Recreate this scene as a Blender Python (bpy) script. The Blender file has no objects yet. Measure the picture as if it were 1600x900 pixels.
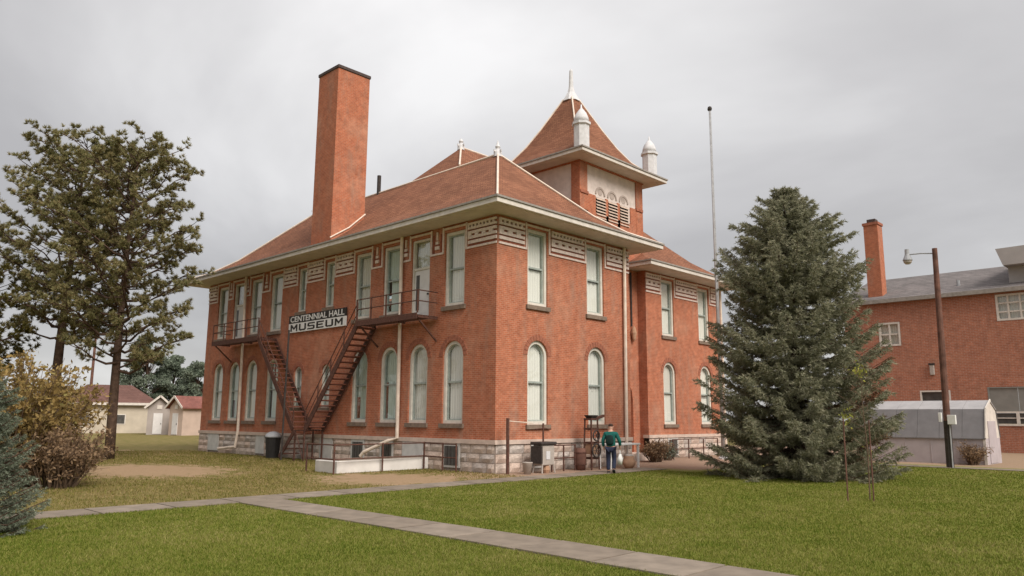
import bpy, bmesh, math, random
import numpy as np
from mathutils import Vector, Matrix
from mathutils.geometry import tessellate_polygon
R = math.radians
random.seed(7)
rng = np.random.default_rng(7)
S = bpy.context.scene
COL = S.collection

# ------------------------------------------------------------------ camera
cam = bpy.data.objects.new('camera', bpy.data.cameras.new('camera'))
COL.objects.link(cam)
S.camera = cam
F_PX, YAW, PITCH, ROLL = 1192.06, -0.7662, 0.1690, 0.0061
cam.location = (20.19, -20.135, 2.0)
fw = Vector((math.sin(YAW)*math.cos(PITCH), math.cos(YAW)*math.cos(PITCH), math.sin(PITCH)))
rt = Vector((math.cos(YAW), -math.sin(YAW), 0)); up = rt.cross(fw)
r2 = rt*math.cos(ROLL) + up*math.sin(ROLL); u2 = -rt*math.sin(ROLL) + up*math.cos(ROLL)
M = Matrix((r2, u2, -fw)).transposed()
cam.rotation_euler = M.to_euler()
cam.data.sensor_width = 36.0
cam.data.lens = 36.0*F_PX/1600.0
cam.data.clip_start = 0.1; cam.data.clip_end = 3000
# ------------------------------------------------------------------ light
SUN = Vector((0.72, -0.10, 0.68)).normalized()
sd = bpy.data.lights.new('sun', 'SUN'); sd.energy = 1.5; sd.angle = R(35); sd.color = (1.0, 0.95, 0.88)
so = bpy.data.objects.new('sun', sd); COL.objects.link(so)
so.rotation_euler = (-SUN).to_track_quat('-Z', 'Y').to_euler()
S.view_settings.view_transform = 'Standard'; S.view_settings.look = 'None'
S.view_settings.exposure = 1.4; S.view_settings.gamma = 1.0
W = bpy.data.worlds.new('World'); S.world = W; W.use_nodes = True
nt = W.node_tree; nt.nodes.clear()
def N(t, **k):
    n = nt.nodes.new(t)
    for a, b in k.items(): setattr(n, a, b)
    return n
LK = lambda a, b: nt.links.new(a, b)
def mth(op, a, b=None, clamp=False):
    n = N('ShaderNodeMath', operation=op, use_clamp=clamp)
    for i, v in enumerate((a, b)):
        if v is None: continue
        if isinstance(v, (int, float)): n.inputs[i].default_value = v
        else: LK(v, n.inputs[i])
    return n.outputs[0]
sky = N('ShaderNodeTexSky', sky_type='NISHITA', sun_disc=False)
sky.sun_elevation = math.asin(SUN.z); sky.sun_rotation = math.atan2(SUN.x, SUN.y)
tc = N('ShaderNodeTexCoord'); sx = N('ShaderNodeSeparateXYZ'); LK(tc.outputs['Generated'], sx.inputs[0])
zz = mth('MAXIMUM', sx.outputs[2], 0.0)
den = mth('ADD', zz, 0.28)
cx = N('ShaderNodeCombineXYZ'); LK(mth('DIVIDE', sx.outputs[0], den), cx.inputs[0]); LK(mth('DIVIDE', sx.outputs[1], den), cx.inputs[1])
n1 = N('ShaderNodeTexNoise'); n1.inputs['Scale'].default_value = 0.75; n1.inputs['Detail'].default_value = 6; n1.inputs['Roughness'].default_value = 0.5; n1.inputs['Distortion'].default_value = 0.35
mp = N('ShaderNodeMapping'); mp.inputs['Location'].default_value = (10.525, 7.916, 0.0); LK(cx.outputs[0], mp.inputs[0]); LK(mp.outputs[0], n1.inputs['Vector'])
rp = N('ShaderNodeValToRGB')
e = rp.color_ramp.elements
e[0].position = 0.42; e[0].color = (0.545, 0.53, 0.53, 1)
e[1].position = 0.74; e[1].color = (1.0, 0.985, 0.98, 1)
m = e.new(0.56); m.color = (0.69, 0.675, 0.675, 1)
LK(n1.outputs['Fac'], rp.inputs[0])
grad = mth('ADD', mth('MULTIPLY', mth('MULTIPLY', zz, zz), 0.9), 0.9)          # overcast sky: brighter towards the zenith
mulc = N('ShaderNodeVectorMath', operation='SCALE'); LK(rp.outputs[0], mulc.inputs[0]); LK(mth('MULTIPLY', grad, 3.42), mulc.inputs['Scale'])
mixs = N('ShaderNodeMix', data_type='RGBA'); mixs.inputs[0].default_value = 0.96
LK(sky.outputs[0], mixs.inputs[6]); LK(mulc.outputs[0], mixs.inputs[7])
bg = N('ShaderNodeBackground'); bg.inputs[1].default_value = 0.1; LK(mixs.outputs[2], bg.inputs[0])
wo = N('ShaderNodeOutputWorld'); LK(bg.outputs[0], wo.inputs[0])
S.cycles.max_bounces = 6; S.cycles.transparent_max_bounces = 10; S.cycles.diffuse_bounces = 3

# ------------------------------------------------------------------ materials
def newmat(name):
    global nt
    m = bpy.data.materials.new(name); m.use_nodes = True
    nt = m.node_tree; nt.nodes.clear()
    o = N('ShaderNodeOutputMaterial'); b = N('ShaderNodeBsdfPrincipled'); LK(b.outputs[0], o.inputs[0])
    return m, b
def noise(scale, detail=4, rough=0.55, vec=None, dist=0):
    n = N('ShaderNodeTexNoise'); n.inputs['Scale'].default_value = scale; n.inputs['Detail'].default_value = detail
    n.inputs['Roughness'].default_value = rough; n.inputs['Distortion'].default_value = dist
    if vec is None: vec = N('ShaderNodeTexCoord').outputs['Object']
    LK(vec, n.inputs['Vector']); return n.outputs['Fac']
def ramp(f, *stops):
    r = N('ShaderNodeValToRGB'); e = r.color_ramp.elements
    while len(e) < len(stops): e.new(0.5)
    for i, (p, c) in enumerate(stops):
        e[i].position = p; e[i].color = (c, c, c, 1) if isinstance(c, (int, float)) else (*c, 1)
    LK(f, r.inputs[0]); return r.outputs[0]
def mix(f, a, b, mode='MIX'):
    n = N('ShaderNodeMix', data_type='RGBA', blend_type=mode)
    for i, v in ((0, f), (6, a), (7, b)):
        if isinstance(v, (int, float)): n.inputs[i].default_value = v
        elif isinstance(v, tuple): n.inputs[i].default_value = (*v, 1)
        else: LK(v, n.inputs[i])
    return n.outputs[2]
def bump(b, h, strength=0.3, dist=0.02):
    n = N('ShaderNodeBump'); n.inputs['Strength'].default_value = strength; n.inputs['Distance'].default_value = dist
    LK(h, n.inputs['Height']); LK(n.outputs[0], b.inputs['Normal'])
def simple(name, c, rough=0.7, var=0.25, scale=6.0, metal=0.0, bmp=0.1, spec=0.3):
    m, b = newmat(name)
    f = noise(scale, 5)
    lo = tuple(x*(1-var) for x in c); hi = tuple(min(1, x*(1+var)) for x in c)
    LK(ramp(f, (0.3, lo), (0.7, hi)), b.inputs['Base Color'])
    b.inputs['Roughness'].default_value = rough; b.inputs['Metallic'].default_value = metal
    b.inputs['Specular IOR Level'].default_value = spec
    if bmp: bump(b, f, bmp)
    return m
def brickmat(name, c1, c2, mortar, bw=0.22, bh=0.075, ms=0.010, stain=(0.30, 0.20, 0.15), stain_amt=0.62, pale=(0.5, 0.27, 0.18), bmp=0.35):
    m, b = newmat(name)
    t = N('ShaderNodeTexCoord'); s = N('ShaderNodeSeparateXYZ'); LK(t.outputs['Object'], s.inputs[0])
    c = N('ShaderNodeCombineXYZ'); LK(mth('ADD', s.outputs[0], s.outputs[1]), c.inputs[0]); LK(s.outputs[2], c.inputs[1])
    br = N('ShaderNodeTexBrick'); LK(c.outputs[0], br.inputs['Vector'])
    br.inputs['Scale'].default_value = 1.0; br.inputs['Brick Width'].default_value = bw; br.inputs['Row Height'].default_value = bh
    br.inputs['Mortar Size'].default_value = ms; br.inputs['Bias'].default_value = 0.0
    br.inputs['Color1'].default_value = (*c1, 1); br.inputs['Color2'].default_value = (*c2, 1); br.inputs['Mortar'].default_value = (*mortar, 1)
    # weathering: broad stains, streaks running down, repaired paler patches
    st = N('ShaderNodeMapping'); st.inputs['Scale'].default_value = (1.3, 1.3, 0.35); LK(t.outputs['Object'], st.inputs[0])
    f1 = ramp(noise(1.1, 7, 0.66, st.outputs[0]), (0.50, 0.0), (0.72, stain_amt))
    f2 = ramp(noise(0.45, 5, 0.6), (0.52, 0.0), (0.7, 0.45))
    f3 = ramp(noise(3.5, 5, 0.65), (0.3, 0.78), (0.7, 1.18))
    col = mix(f1, br.outputs['Color'], stain); col = mix(f2, col, pale)
    col = mix(1.0, col, f3, 'MULTIPLY')
    LK(col, b.inputs['Base Color']); b.inputs['Roughness'].default_value = 0.85; b.inputs['Specular IOR Level'].default_value = 0.2
    bump(b, br.outputs['Fac'], -bmp, 0.01)
    return m
MT = {}
MT['brick'] = brickmat('brick', (0.440, 0.142, 0.072), (0.345, 0.100, 0.050), (0.43, 0.22, 0.145))
MT['brick_hi'] = brickmat('tower_brick', (0.44, 0.138, 0.066), (0.36, 0.102, 0.050), (0.40, 0.2, 0.13))
MT['school_brick'] = brickmat('school_brick', (0.42, 0.155, 0.09), (0.34, 0.12, 0.07), (0.40, 0.26, 0.20), 0.32, 0.11, 0.012, (0.2, 0.1, 0.07), 0.45, (0.4, 0.2, 0.13))
MT['arch_brick'] = simple('arch_brick', (0.31, 0.115, 0.07), 0.85, 0.25, 9)
def shingles(name, c1, c2, rows=0.075, dark=(0.10, 0.045, 0.03)):
    m, b = newmat(name)
    t = N('ShaderNodeTexCoord'); s = N('ShaderNodeSeparateXYZ'); LK(t.outputs['Object'], s.inputs[0])
    c = N('ShaderNodeCombineXYZ'); LK(mth('ADD', s.outputs[0], s.outputs[1]), c.inputs[0]); LK(s.outputs[2], c.inputs[1])
    br = N('ShaderNodeTexBrick'); LK(c.outputs[0], br.inputs['Vector'])
    br.inputs['Scale'].default_value = 1.0; br.inputs['Brick Width'].default_value = 0.3; br.inputs['Row Height'].default_value = rows
    br.inputs['Mortar Size'].default_value = 0.012; br.inputs['Color1'].default_value = (*c1, 1); br.inputs['Color2'].default_value = (*c2, 1)
    br.inputs['Mortar'].default_value = (*dark, 1)
    f = ramp(noise(0.7, 6, 0.6), (0.3, 0.8), (0.7, 1.15))
    f4 = ramp(noise(14, 4, 0.7), (0.3, 0.85), (0.7, 1.12))
    LK(mix(1.0, mix(1.0, br.outputs['Color'], f, 'MULTIPLY'), f4, 'MULTIPLY'), b.inputs['Base Color'])
    b.inputs['Roughness'].default_value = 0.9; b.inputs['Specular IOR Level'].default_value = 0.15
    bump(b, br.outputs['Fac'], -0.4, 0.01)
    return m
MT['roof'] = shingles('brown_shingle', (0.30, 0.132, 0.075), (0.215, 0.09, 0.052), 0.10)
MT['grey_roof'] = shingles('grey_shingle', (0.20, 0.175, 0.17), (0.15, 0.135, 0.13), 0.2, (0.09, 0.08, 0.08))
MT['red_roof'] = shingles('red_shingle', (0.24, 0.105, 0.085), (0.19, 0.085, 0.07), 0.2, (0.2, 0.06, 0.05))
MT['maroon_roof'] = shingles('maroon_shingle', (0.165, 0.09, 0.075), (0.13, 0.07, 0.06), 0.2)
MT['white'] = simple('cream_trim_paint', (0.62, 0.56, 0.50), 0.55, 0.13, 4)
MT['soffit'] = simple('soffit_paint', (0.58, 0.53, 0.48), 0.75, 0.12, 2)
MT['gutter_top'] = simple('gutter_edge', (0.28, 0.25, 0.22), 0.6, 0.2, 5)
MT['frieze'] = simple('white_glazed_brick', (0.68, 0.56, 0.50), 0.6, 0.18, 9)
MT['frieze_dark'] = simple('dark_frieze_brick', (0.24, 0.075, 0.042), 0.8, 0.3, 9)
MT['frame'] = simple('window_frame_paint', (0.62, 0.58, 0.51), 0.5, 0.12, 5)
MT['sash'] = simple('sash_paint', (0.33, 0.36, 0.33), 0.5, 0.15, 5)
MT['door'] = simple('white_door_paint', (0.66, 0.63, 0.61), 0.5, 0.08, 3)
MT['sill'] = simple('weathered_sill_stone', (0.20, 0.145, 0.11), 0.9, 0.25, 7)
MT['stone'] = simple('rough_ashlar', (0.50, 0.41, 0.35), 0.9, 0.28, 5.5, bmp=0.5)
MT['stone2'] = simple('grey_ashlar', (0.44, 0.38, 0.34), 0.9, 0.3, 5, bmp=0.5)
MT['stone3'] = simple('pink_ashlar', (0.52, 0.40, 0.33), 0.9, 0.25, 6, bmp=0.5)
MT['mortar'] = simple('mortar', (0.24, 0.19, 0.16), 0.95, 0.2, 8)
MT['table'] = simple('water_table_stone', (0.55, 0.43, 0.36), 0.85, 0.14, 4, bmp=0.2)
MT['board'] = simple('painted_board', (0.52, 0.50, 0.47), 0.6, 0.14, 3)
MT['darkpane'] = simple('dark_basement_glass', (0.07, 0.065, 0.06), 0.35, 0.3, 4, spec=0.5)
MT['iron'] = simple('rusty_iron', (0.095, 0.042, 0.03), 0.8, 0.4, 12)
MT['darkiron'] = simple('dark_iron', (0.045, 0.036, 0.032), 0.7, 0.35, 10)
MT['tread'] = simple('red_tread', (0.20, 0.075, 0.05), 0.75, 0.35, 8)  # treads are lighter and redder than the iron
MT['pipe'] = simple('cream_downspout', (0.70, 0.58, 0.48), 0.5, 0.15, 4)
MT['galv'] = simple('galvanised_metal', (0.60, 0.585, 0.59), 0.6, 0.12, 6)
MT['white_stucco'] = simple('tower_panel', (0.62, 0.53, 0.48), 0.8, 0.12, 3)
MT['relief'] = simple('tower_relief', (0.40, 0.33, 0.29), 0.8, 0.15, 5)
MT['louver'] = simple('louver_wood', (0.52, 0.40, 0.32), 0.7, 0.2, 6)
MT['dark'] = simple('dark_void', (0.02, 0.018, 0.016), 0.9, 0.2, 4)
MT['cap'] = simple('chimney_cap', (0.07, 0.05, 0.045), 0.8, 0.3, 8)
MT['white_sign'] = simple('sign_white', (0.72, 0.70, 0.68), 0.6, 0.06, 5)
MT['black_sign'] = simple('sign_black', (0.03, 0.025, 0.022), 0.6, 0.2, 5)
MT['concrete'] = simple('path_concrete', (0.205, 0.165, 0.128), 0.9, 0.2, 2.6, bmp=0.2)
MT['concrete2'] = simple('path_concrete_pale', (0.23, 0.187, 0.147), 0.9, 0.24, 2.2, bmp=0.2)
MT['whitewash'] = simple('whitewashed_concrete', (0.62, 0.58, 0.54), 0.8, 0.1, 2)
MT['bark'] = simple('pine_bark', (0.085, 0.052, 0.036), 0.95, 0.45, 6, bmp=0.8)
MT['twig'] = simple('shrub_twig', (0.13, 0.085, 0.055), 0.9, 0.3, 10)
MT['pole'] = simple('creosoted_wood', (0.13, 0.062, 0.045), 0.85, 0.4, 3, bmp=0.3)
MT['lampgrey'] = simple('lamp_grey', (0.33, 0.33, 0.34), 0.5, 0.15, 5)
MT['flagpole'] = simple('flagpole_paint', (0.42, 0.41, 0.41), 0.5, 0.15, 4)
MT['bin'] = simple('black_plastic_bin', (0.025, 0.023, 0.022), 0.5, 0.2, 5)
MT['beige'] = simple('beige_siding', (0.50, 0.43, 0.34), 0.8, 0.1, 1)
MT['greyshed'] = simple('greyish_shed_siding', (0.36, 0.31, 0.28), 0.8, 0.12, 1)
MT['pinkshed'] = simple('pale_pink_siding', (0.50, 0.38, 0.31), 0.8, 0.1, 1)
MT['shedwhite'] = simple('shed_white_metal', (0.42, 0.37, 0.38), 0.6, 0.12, 1.5)
MT['shedroof'] = simple('shed_grey_metal', (0.19, 0.18, 0.185), 0.6, 0.12, 2)
MT['shedtop'] = simple('shed_pale_metal', (0.34, 0.325, 0.325), 0.6, 0.12, 2)
MT['panelgrey'] = simple('grey_panel', (0.23, 0.22, 0.20), 0.5, 0.12, 1.5)
MT['greyclad'] = simple('grey_cladding', (0.37, 0.34, 0.33), 0.7, 0.1, 1)
MT['skin'] = simple('skin', (0.52, 0.30, 0.22), 0.6, 0.05, 8)
MT['hair'] = simple('dark_hair', (0.055, 0.03, 0.022), 0.8, 0.3, 20)
MT['jacket'] = simple('teal_jacket_cloth', (0.008, 0.10, 0.085), 0.85, 0.2, 9)
MT['vest'] = simple('dark_green_pack', (0.006, 0.022, 0.020), 0.85, 0.3, 9)
MT['jeans'] = simple('dark_jeans', (0.022, 0.026, 0.05), 0.9, 0.25, 9)
MT['shoe'] = simple('black_shoe', (0.012, 0.012, 0.015), 0.6, 0.2, 9)
MT['drybrush'] = simple('dry_brown_plant', (0.26, 0.13, 0.07), 0.95, 0.35, 9)
MT['clay'] = simple('tan_clay', (0.42, 0.25, 0.16), 0.8, 0.15, 6)
MT['pail'] = simple('white_enamel', (0.40, 0.35, 0.31), 0.5, 0.15, 6)
# glass: mostly see-through, reflects sky
def glass(name, tint):
    m, b = newmat(name)
    nt.nodes.remove(b); o = [n for n in nt.nodes if n.type == 'OUTPUT_MATERIAL'][0]
    t = N('ShaderNodeBsdfTransparent'); t.inputs[0].default_value = (*tint, 1)
    g = N('ShaderNodeBsdfGlossy'); g.inputs['Roughness'].default_value = 0.03
    f = N('ShaderNodeFresnel'); gg = N('ShaderNodeNewGeometry'); io = N('ShaderNodeMix'); io.inputs[2].default_value = 1.9; io.inputs[3].default_value = 1/1.9; LK(gg.outputs['Backfacing'], io.inputs[0]); LK(io.outputs[0], f.inputs[0])
    x = N('ShaderNodeMixShader'); LK(f.outputs[0], x.inputs[0]); LK(t.outputs[0], x.inputs[1]); LK(g.outputs[0], x.inputs[2]); LK(x.outputs[0], o.inputs[0])
    return m
MT['glass'] = glass('window_glass', (0.97, 0.985, 0.97))
MT['glass_teal'] = glass('greenish_glass', (0.86, 0.95, 0.93))
def curtainmat(name, c):
    m, b = newmat(name)
    t = N('ShaderNodeTexCoord'); s = N('ShaderNodeSeparateXYZ'); LK(t.outputs['Object'], s.inputs[0])
    w = N('ShaderNodeMath', operation='SINE'); LK(mth('MULTIPLY', mth('ADD', s.outputs[0], s.outputs[1]), 42.0), w.inputs[0])
    f = mth('MULTIPLY', mth('ADD', w.outputs[0], noise(2.5, 3)), 0.5)
    LK(ramp(f, (0.0, tuple(x*0.9 for x in c)), (0.8, c)), b.inputs['Base Color']); b.inputs['Roughness'].default_value = 0.9
    bump(b, f, 0.4, 0.04); return m
MT['curtain'] = curtainmat('pale_curtain', (0.82, 0.79, 0.73))
MT['blind'] = curtainmat('greenish_blind', (0.74, 0.705, 0.645))
# foliage: each small leaf or needle gets its own tint
def leafmat(name, stops, rough=0.7, trans=0.25, patch=False):
    m, b = newmat(name); nt.nodes.remove(b); o = [n for n in nt.nodes if n.type == 'OUTPUT_MATERIAL'][0]
    g = N('ShaderNodeNewGeometry'); f2 = noise(0.9, 3)
    f = mth('ADD', mth('MULTIPLY', g.outputs['Random Per Island'], 0.6), mth('MULTIPLY', f2, 0.4))
    if patch: f = mth('ADD', mth('MULTIPLY', g.outputs['Random Per Island'], 0.28), mth('ADD', mth('MULTIPLY', noise(0.45, 4, .6), 0.42), mth('MULTIPLY', noise(2.6, 5, .65), 0.30)))
    c = ramp(f, *stops)
    d = N('ShaderNodeBsdfDiffuse'); LK(c, d.inputs[0]); t = N('ShaderNodeBsdfTranslucent'); LK(c, t.inputs[0])
    x = N('ShaderNodeMixShader'); x.inputs[0].default_value = trans; LK(d.outputs[0], x.inputs[1]); LK(t.outputs[0], x.inputs[2]); LK(x.outputs[0], o.inputs[0])
    return m
MT['pine'] = leafmat('pine_needles', ((0.15, (0.145, 0.155, 0.062)), (0.5, (0.25, 0.23, 0.108)), (0.85, (0.38, 0.285, 0.155))))
MT['spruce'] = leafmat('spruce_needles', trans=0.4, stops=((0.15, (0.16, 0.165, 0.105)), (0.5, (0.27, 0.27, 0.182)), (0.85, (0.47, 0.43, 0.31))))
MT['spruce_brown'] = leafmat('browned_needles', ((0.2, (0.11, 0.07, 0.04)), (0.8, (0.24, 0.15, 0.09))))
MT['bluespruce'] = leafmat('blue_needles', ((0.15, (0.11, 0.13, 0.085)), (0.5, (0.19, 0.215, 0.155)), (0.85, (0.32, 0.335, 0.26))))
MT['autumn'] = leafmat('autumn_leaves', ((0.2, (0.17, 0.12, 0.045)), (0.45, (0.31, 0.21, 0.078)), (0.65, (0.40, 0.28, 0.115)), (0.85, (0.23, 0.21, 0.075))), trans=0.35)
MT['brownleaf'] = leafmat('dry_brown_leaves', ((0.15, (0.15, 0.095, 0.055)), (0.5, (0.27, 0.175, 0.105)), (0.9, (0.37, 0.26, 0.16))))
MT['juniper'] = leafmat('juniper_foliage', ((0.15, (0.11, 0.14, 0.10)), (0.5, (0.18, 0.21, 0.155)), (0.9, (0.27, 0.30, 0.23))))
MT['yellowpine'] = leafmat('yellowish_needles', ((0.15, (0.075, 0.075, 0.02)), (0.5, (0.14, 0.12, 0.035)), (0.9, (0.2, 0.16, 0.06))))
MT['grass'] = leafmat('grass_blades', patch=True, stops=((0.36, (0.095, 0.135, 0.018)), (0.47, (0.150, 0.175, 0.030)), (0.56, (0.21, 0.210, 0.048)), (0.67, (0.33, 0.28, 0.115))), trans=0.3)
MT['turf'] = leafmat('turf_blades', patch=True, stops=((0.36, (0.125, 0.130, 0.026)), (0.47, (0.195, 0.175, 0.048)), (0.56, (0.27, 0.205, 0.085)), (0.67, (0.36, 0.27, 0.14))), trans=0.3)
MT['yellowleaf'] = leafmat('yellow_green_leaves', ((0.2, (0.22, 0.24, 0.05)), (0.8, (0.36, 0.33, 0.08))))
# ground: lawn, worn olive turf beside the building, bare earth
m, b = newmat('ground')
t = N('ShaderNodeTexCoord'); OB = t.outputs['Object']; s = N('ShaderNodeSeparateXYZ'); LK(OB, s.inputs[0])
gx, gy = s.outputs[0], s.outputs[1]
fb = noise(0.35, 6, 0.6, OB); ff = noise(9.0, 6, 0.7, OB); fm = noise(1.6, 5, 0.65, OB)
lawn = mix(ramp(ff, (0.3, 0.0), (0.7, 1.0)), (0.120, 0.138, 0.022), (0.185, 0.190, 0.040))
lawn = mix(ramp(fm, (0.5, 0.0), (0.72, 0.5)), lawn, (0.20, 0.165, 0.055))
turf = mix(ramp(fm, (0.35, 0.0), (0.65, 1.0)), (0.125, 0.115, 0.030), (0.235, 0.175, 0.075))
soil = mix(ramp(ff, (0.3, 0.0), (0.7, 1.0)), (0.29, 0.185, 0.115), (0.40, 0.275, 0.18))
# side lawn lies beyond the path (x below 2, measured along the facade)
side = mth('MULTIPLY', mth('SUBTRACT', 2.0, gx), 2.0, True)
col = mix(side, lawn, turf)
def ell(x0, y0, rx, ry):
    a = mth('DIVIDE', mth('SUBTRACT', gx, x0), rx); c = mth('DIVIDE', mth('SUBTRACT', gy, y0), ry)
    d = mth('SQRT', mth('ADD', mth('MULTIPLY', a, a), mth('MULTIPLY', c, c)))
    return mth('MULTIPLY', mth('SUBTRACT', mth('ADD', 1.0, mth('MULTIPLY', mth('SUBTRACT', fm, 0.5), 2.2)), d), 2.8, True)
for a in ((-10.0, -8.5, 5.0, 3.2), (-0.5, -4.2, 3.4, 2.6), (0.2, -0.6, 2.0, 2.2), (-24, -3.0, 5, 1.0)):
    col = mix(mth('MULTIPLY', ell(*a), 0.8), col, soil)
front = mth('MULTIPLY', mth('MULTIPLY', mth('MULTIPLY', mth('SUBTRACT', 2.1, gx), 2.0, True), mth('MULTIPLY', mth('ADD', gx, 6.0), 2.0, True)), mth('MULTIPLY', mth('ADD', gy, 0.5), 1.0, True))
soil2 = mix(ramp(ff, (0.3, 0.0), (0.7, 1.0)), (0.27, 0.175, 0.125), (0.36, 0.25, 0.185))
front2 = mth('MULTIPLY', mth('MULTIPLY', mth('MULTIPLY', mth('SUBTRACT', 4.3, gx), 1.5, True), mth('MULTIPLY', mth('ADD', gx, 6.0), 2.0, True)), mth('MULTIPLY', mth('SUBTRACT', gy, 6.5), 0.6, True))
col = mix(front, col, soil2); col = mix(front2, col, soil2)
back = mth('MULTIPLY', mth('MULTIPLY', mth('SUBTRACT', gy, 18.6), 1.5, True), mth('MULTIPLY', mth('ADD', gx, 10.0), 1.0, True))
col = mix(mth('MULTIPLY', back, 0.85), col, soil2)
LK(col, b.inputs['Base Color']); b.inputs['Roughness'].default_value = 0.95; b.inputs['Specular IOR Level'].default_value = 0.1
bump(b, ff, 0.6, 0.05)
MT['ground'] = m

# ------------------------------------------------------------------ mesh helpers
class MB:
    def __init__(s): s.v = []; s.f = []
    def add(s, vs, fs):
        n = len(s.v); s.v += [tuple(v) for v in vs]; s.f += [tuple(i+n for i in f) for f in fs]; return s
    def box(s, x0, x1, y0, y1, z0, z1):
        v = [(x0,y0,z0),(x1,y0,z0),(x1,y1,z0),(x0,y1,z0),(x0,y0,z1),(x1,y0,z1),(x1,y1,z1),(x0,y1,z1)]
        return s.add(v, [(0,3,2,1),(4,5,6,7),(0,1,5,4),(1,2,6,5),(2,3,7,6),(3,0,4,7)])
    def obox(s, p, q, w, h, upv=(0,0,1)):
        p, q = Vector(p), Vector(q); d = (q-p).normalized(); u = Vector(upv)
        if abs(d.dot(u)) > 0.99: u = Vector((1,0,0))
        a = d.cross(u).normalized()*w/2; c = a.cross(d).normalized()*h/2
        v = [p-a-c, p+a-c, p+a+c, p-a+c, q-a-c, q+a-c, q+a+c, q-a+c]
        return s.add(v, [(0,3,2,1),(4,5,6,7),(0,1,5,4),(1,2,6,5),(2,3,7,6),(3,0,4,7)])
    def tube(s, pts, r, n=8, cap=True):
        pts = [Vector(p) for p in pts]; rr = r if isinstance(r, (list, tuple)) else [r]*len(pts)
        n0 = len(s.v); k = len(pts); ref = None
        for i, p in enumerate(pts):
            d = (pts[min(i+1, k-1)] - pts[max(i-1, 0)]).normalized()
            if ref is None:
                ref = Vector((0,0,1)) if abs(d.z) < 0.9 else Vector((1,0,0))
            a = d.cross(ref).normalized(); c = a.cross(d).normalized(); ref = c
            for j in range(n):
                t = 2*math.pi*j/n; s.v.append(tuple(p + (a*math.cos(t)+c*math.sin(t))*rr[i]))
        for i in range(k-1):
            for j in range(n):
                s.f.append((n0+i*n+j, n0+i*n+(j+1)%n, n0+(i+1)*n+(j+1)%n, n0+(i+1)*n+j))
        if cap:
            s.f.append(tuple(n0+j for j in range(n))[::-1]); s.f.append(tuple(n0+(k-1)*n+j for j in range(n)))
        return s
    def lathe(s, c, prof, n=16):
        n0 = len(s.v); k = len(prof)
        for r, z in prof:
            for j in range(n):
                t = 2*math.pi*(j+0.5)/n; s.v.append((c[0]+r*math.cos(t), c[1]+r*math.sin(t), c[2]+z))
        for i in range(k-1):
            for j in range(n): s.f.append((n0+i*n+j, n0+i*n+(j+1)%n, n0+(i+1)*n+(j+1)%n, n0+(i+1)*n+j))
        s.f.append(tuple(n0+j for j in range(n))[::-1]); s.f.append(tuple(n0+(k-1)*n+j for j in range(n)))
        return s
    def prism(s, pts, off):
        k = len(pts); o = Vector(off); v = [Vector(p) for p in pts] + [Vector(p)+o for p in pts]
        return s.add(v, [tuple(range(k))[::-1], tuple(range(k, 2*k))] + [(i, (i+1) % k, k+(i+1) % k, k+i) for i in range(k)])
def mesh(name, mb, mat, smooth=False, bevel=0):
    me = bpy.data.meshes.new(name); me.from_pydata(mb.v, [], mb.f)
    if mat: me.materials.append(MT[mat] if isinstance(mat, str) else mat)
    if smooth:
        me.polygons.foreach_set('use_smooth', [True]*len(me.polygons))
    bm = bmesh.new(); bm.from_mesh(me)
    bmesh.ops.recalc_face_normals(bm, faces=bm.faces)
    if bevel: bmesh.ops.bevel(bm, geom=list(bm.edges), offset=bevel, segments=1, affect='EDGES')
    bm.to_mesh(me); bm.free()
    return me
def obj(name, mb, mat, parent=None, smooth=False, loc=(0,0,0), bevel=0):
    me = mb if isinstance(mb, bpy.types.Mesh) else mesh(name, mb, mat, smooth, bevel)
    o = bpy.data.objects.new(name, me); COL.objects.link(o); o.location = loc
    if parent: o.parent = parent
    return o
def fast(name, V, Fc, mat, parent=None):
    V = np.asarray(V, np.float32).reshape(-1, 3); Fc = np.asarray(Fc, np.int32); k = Fc.shape[1]
    me = bpy.data.meshes.new(name); me.vertices.add(len(V)); me.vertices.foreach_set('co', V.ravel())
    me.loops.add(Fc.size); me.loops.foreach_set('vertex_index', Fc.ravel())
    me.polygons.add(len(Fc)); me.polygons.foreach_set('loop_start', np.arange(0, Fc.size, k, dtype=np.int32))
    me.polygons.foreach_set('loop_total', np.full(len(Fc), k, np.int32))
    me.update(calc_edges=True); me.materials.append(MT[mat])
    o = bpy.data.objects.new(name, me); COL.objects.link(o)
    if parent: o.parent = parent
    return o
def tag(o, label=None, cat=None, group=None, kind=None):
    if label: o['label'] = label
    if cat: o['category'] = cat
    if group: o['group'] = group
    if kind: o['kind'] = kind
    return o
def thing(name, label, cat, loc=(0,0,0), rz=0, group=None):
    o = bpy.data.objects.new(name, None); COL.objects.link(o); o.location = loc; o.rotation_euler = (0,0,rz)
    o.empty_display_size = 0.3
    return tag(o, label, cat, group)
def struct(name, mb, mat):
    return tag(obj(name, mb, mat), kind='structure')

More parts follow.
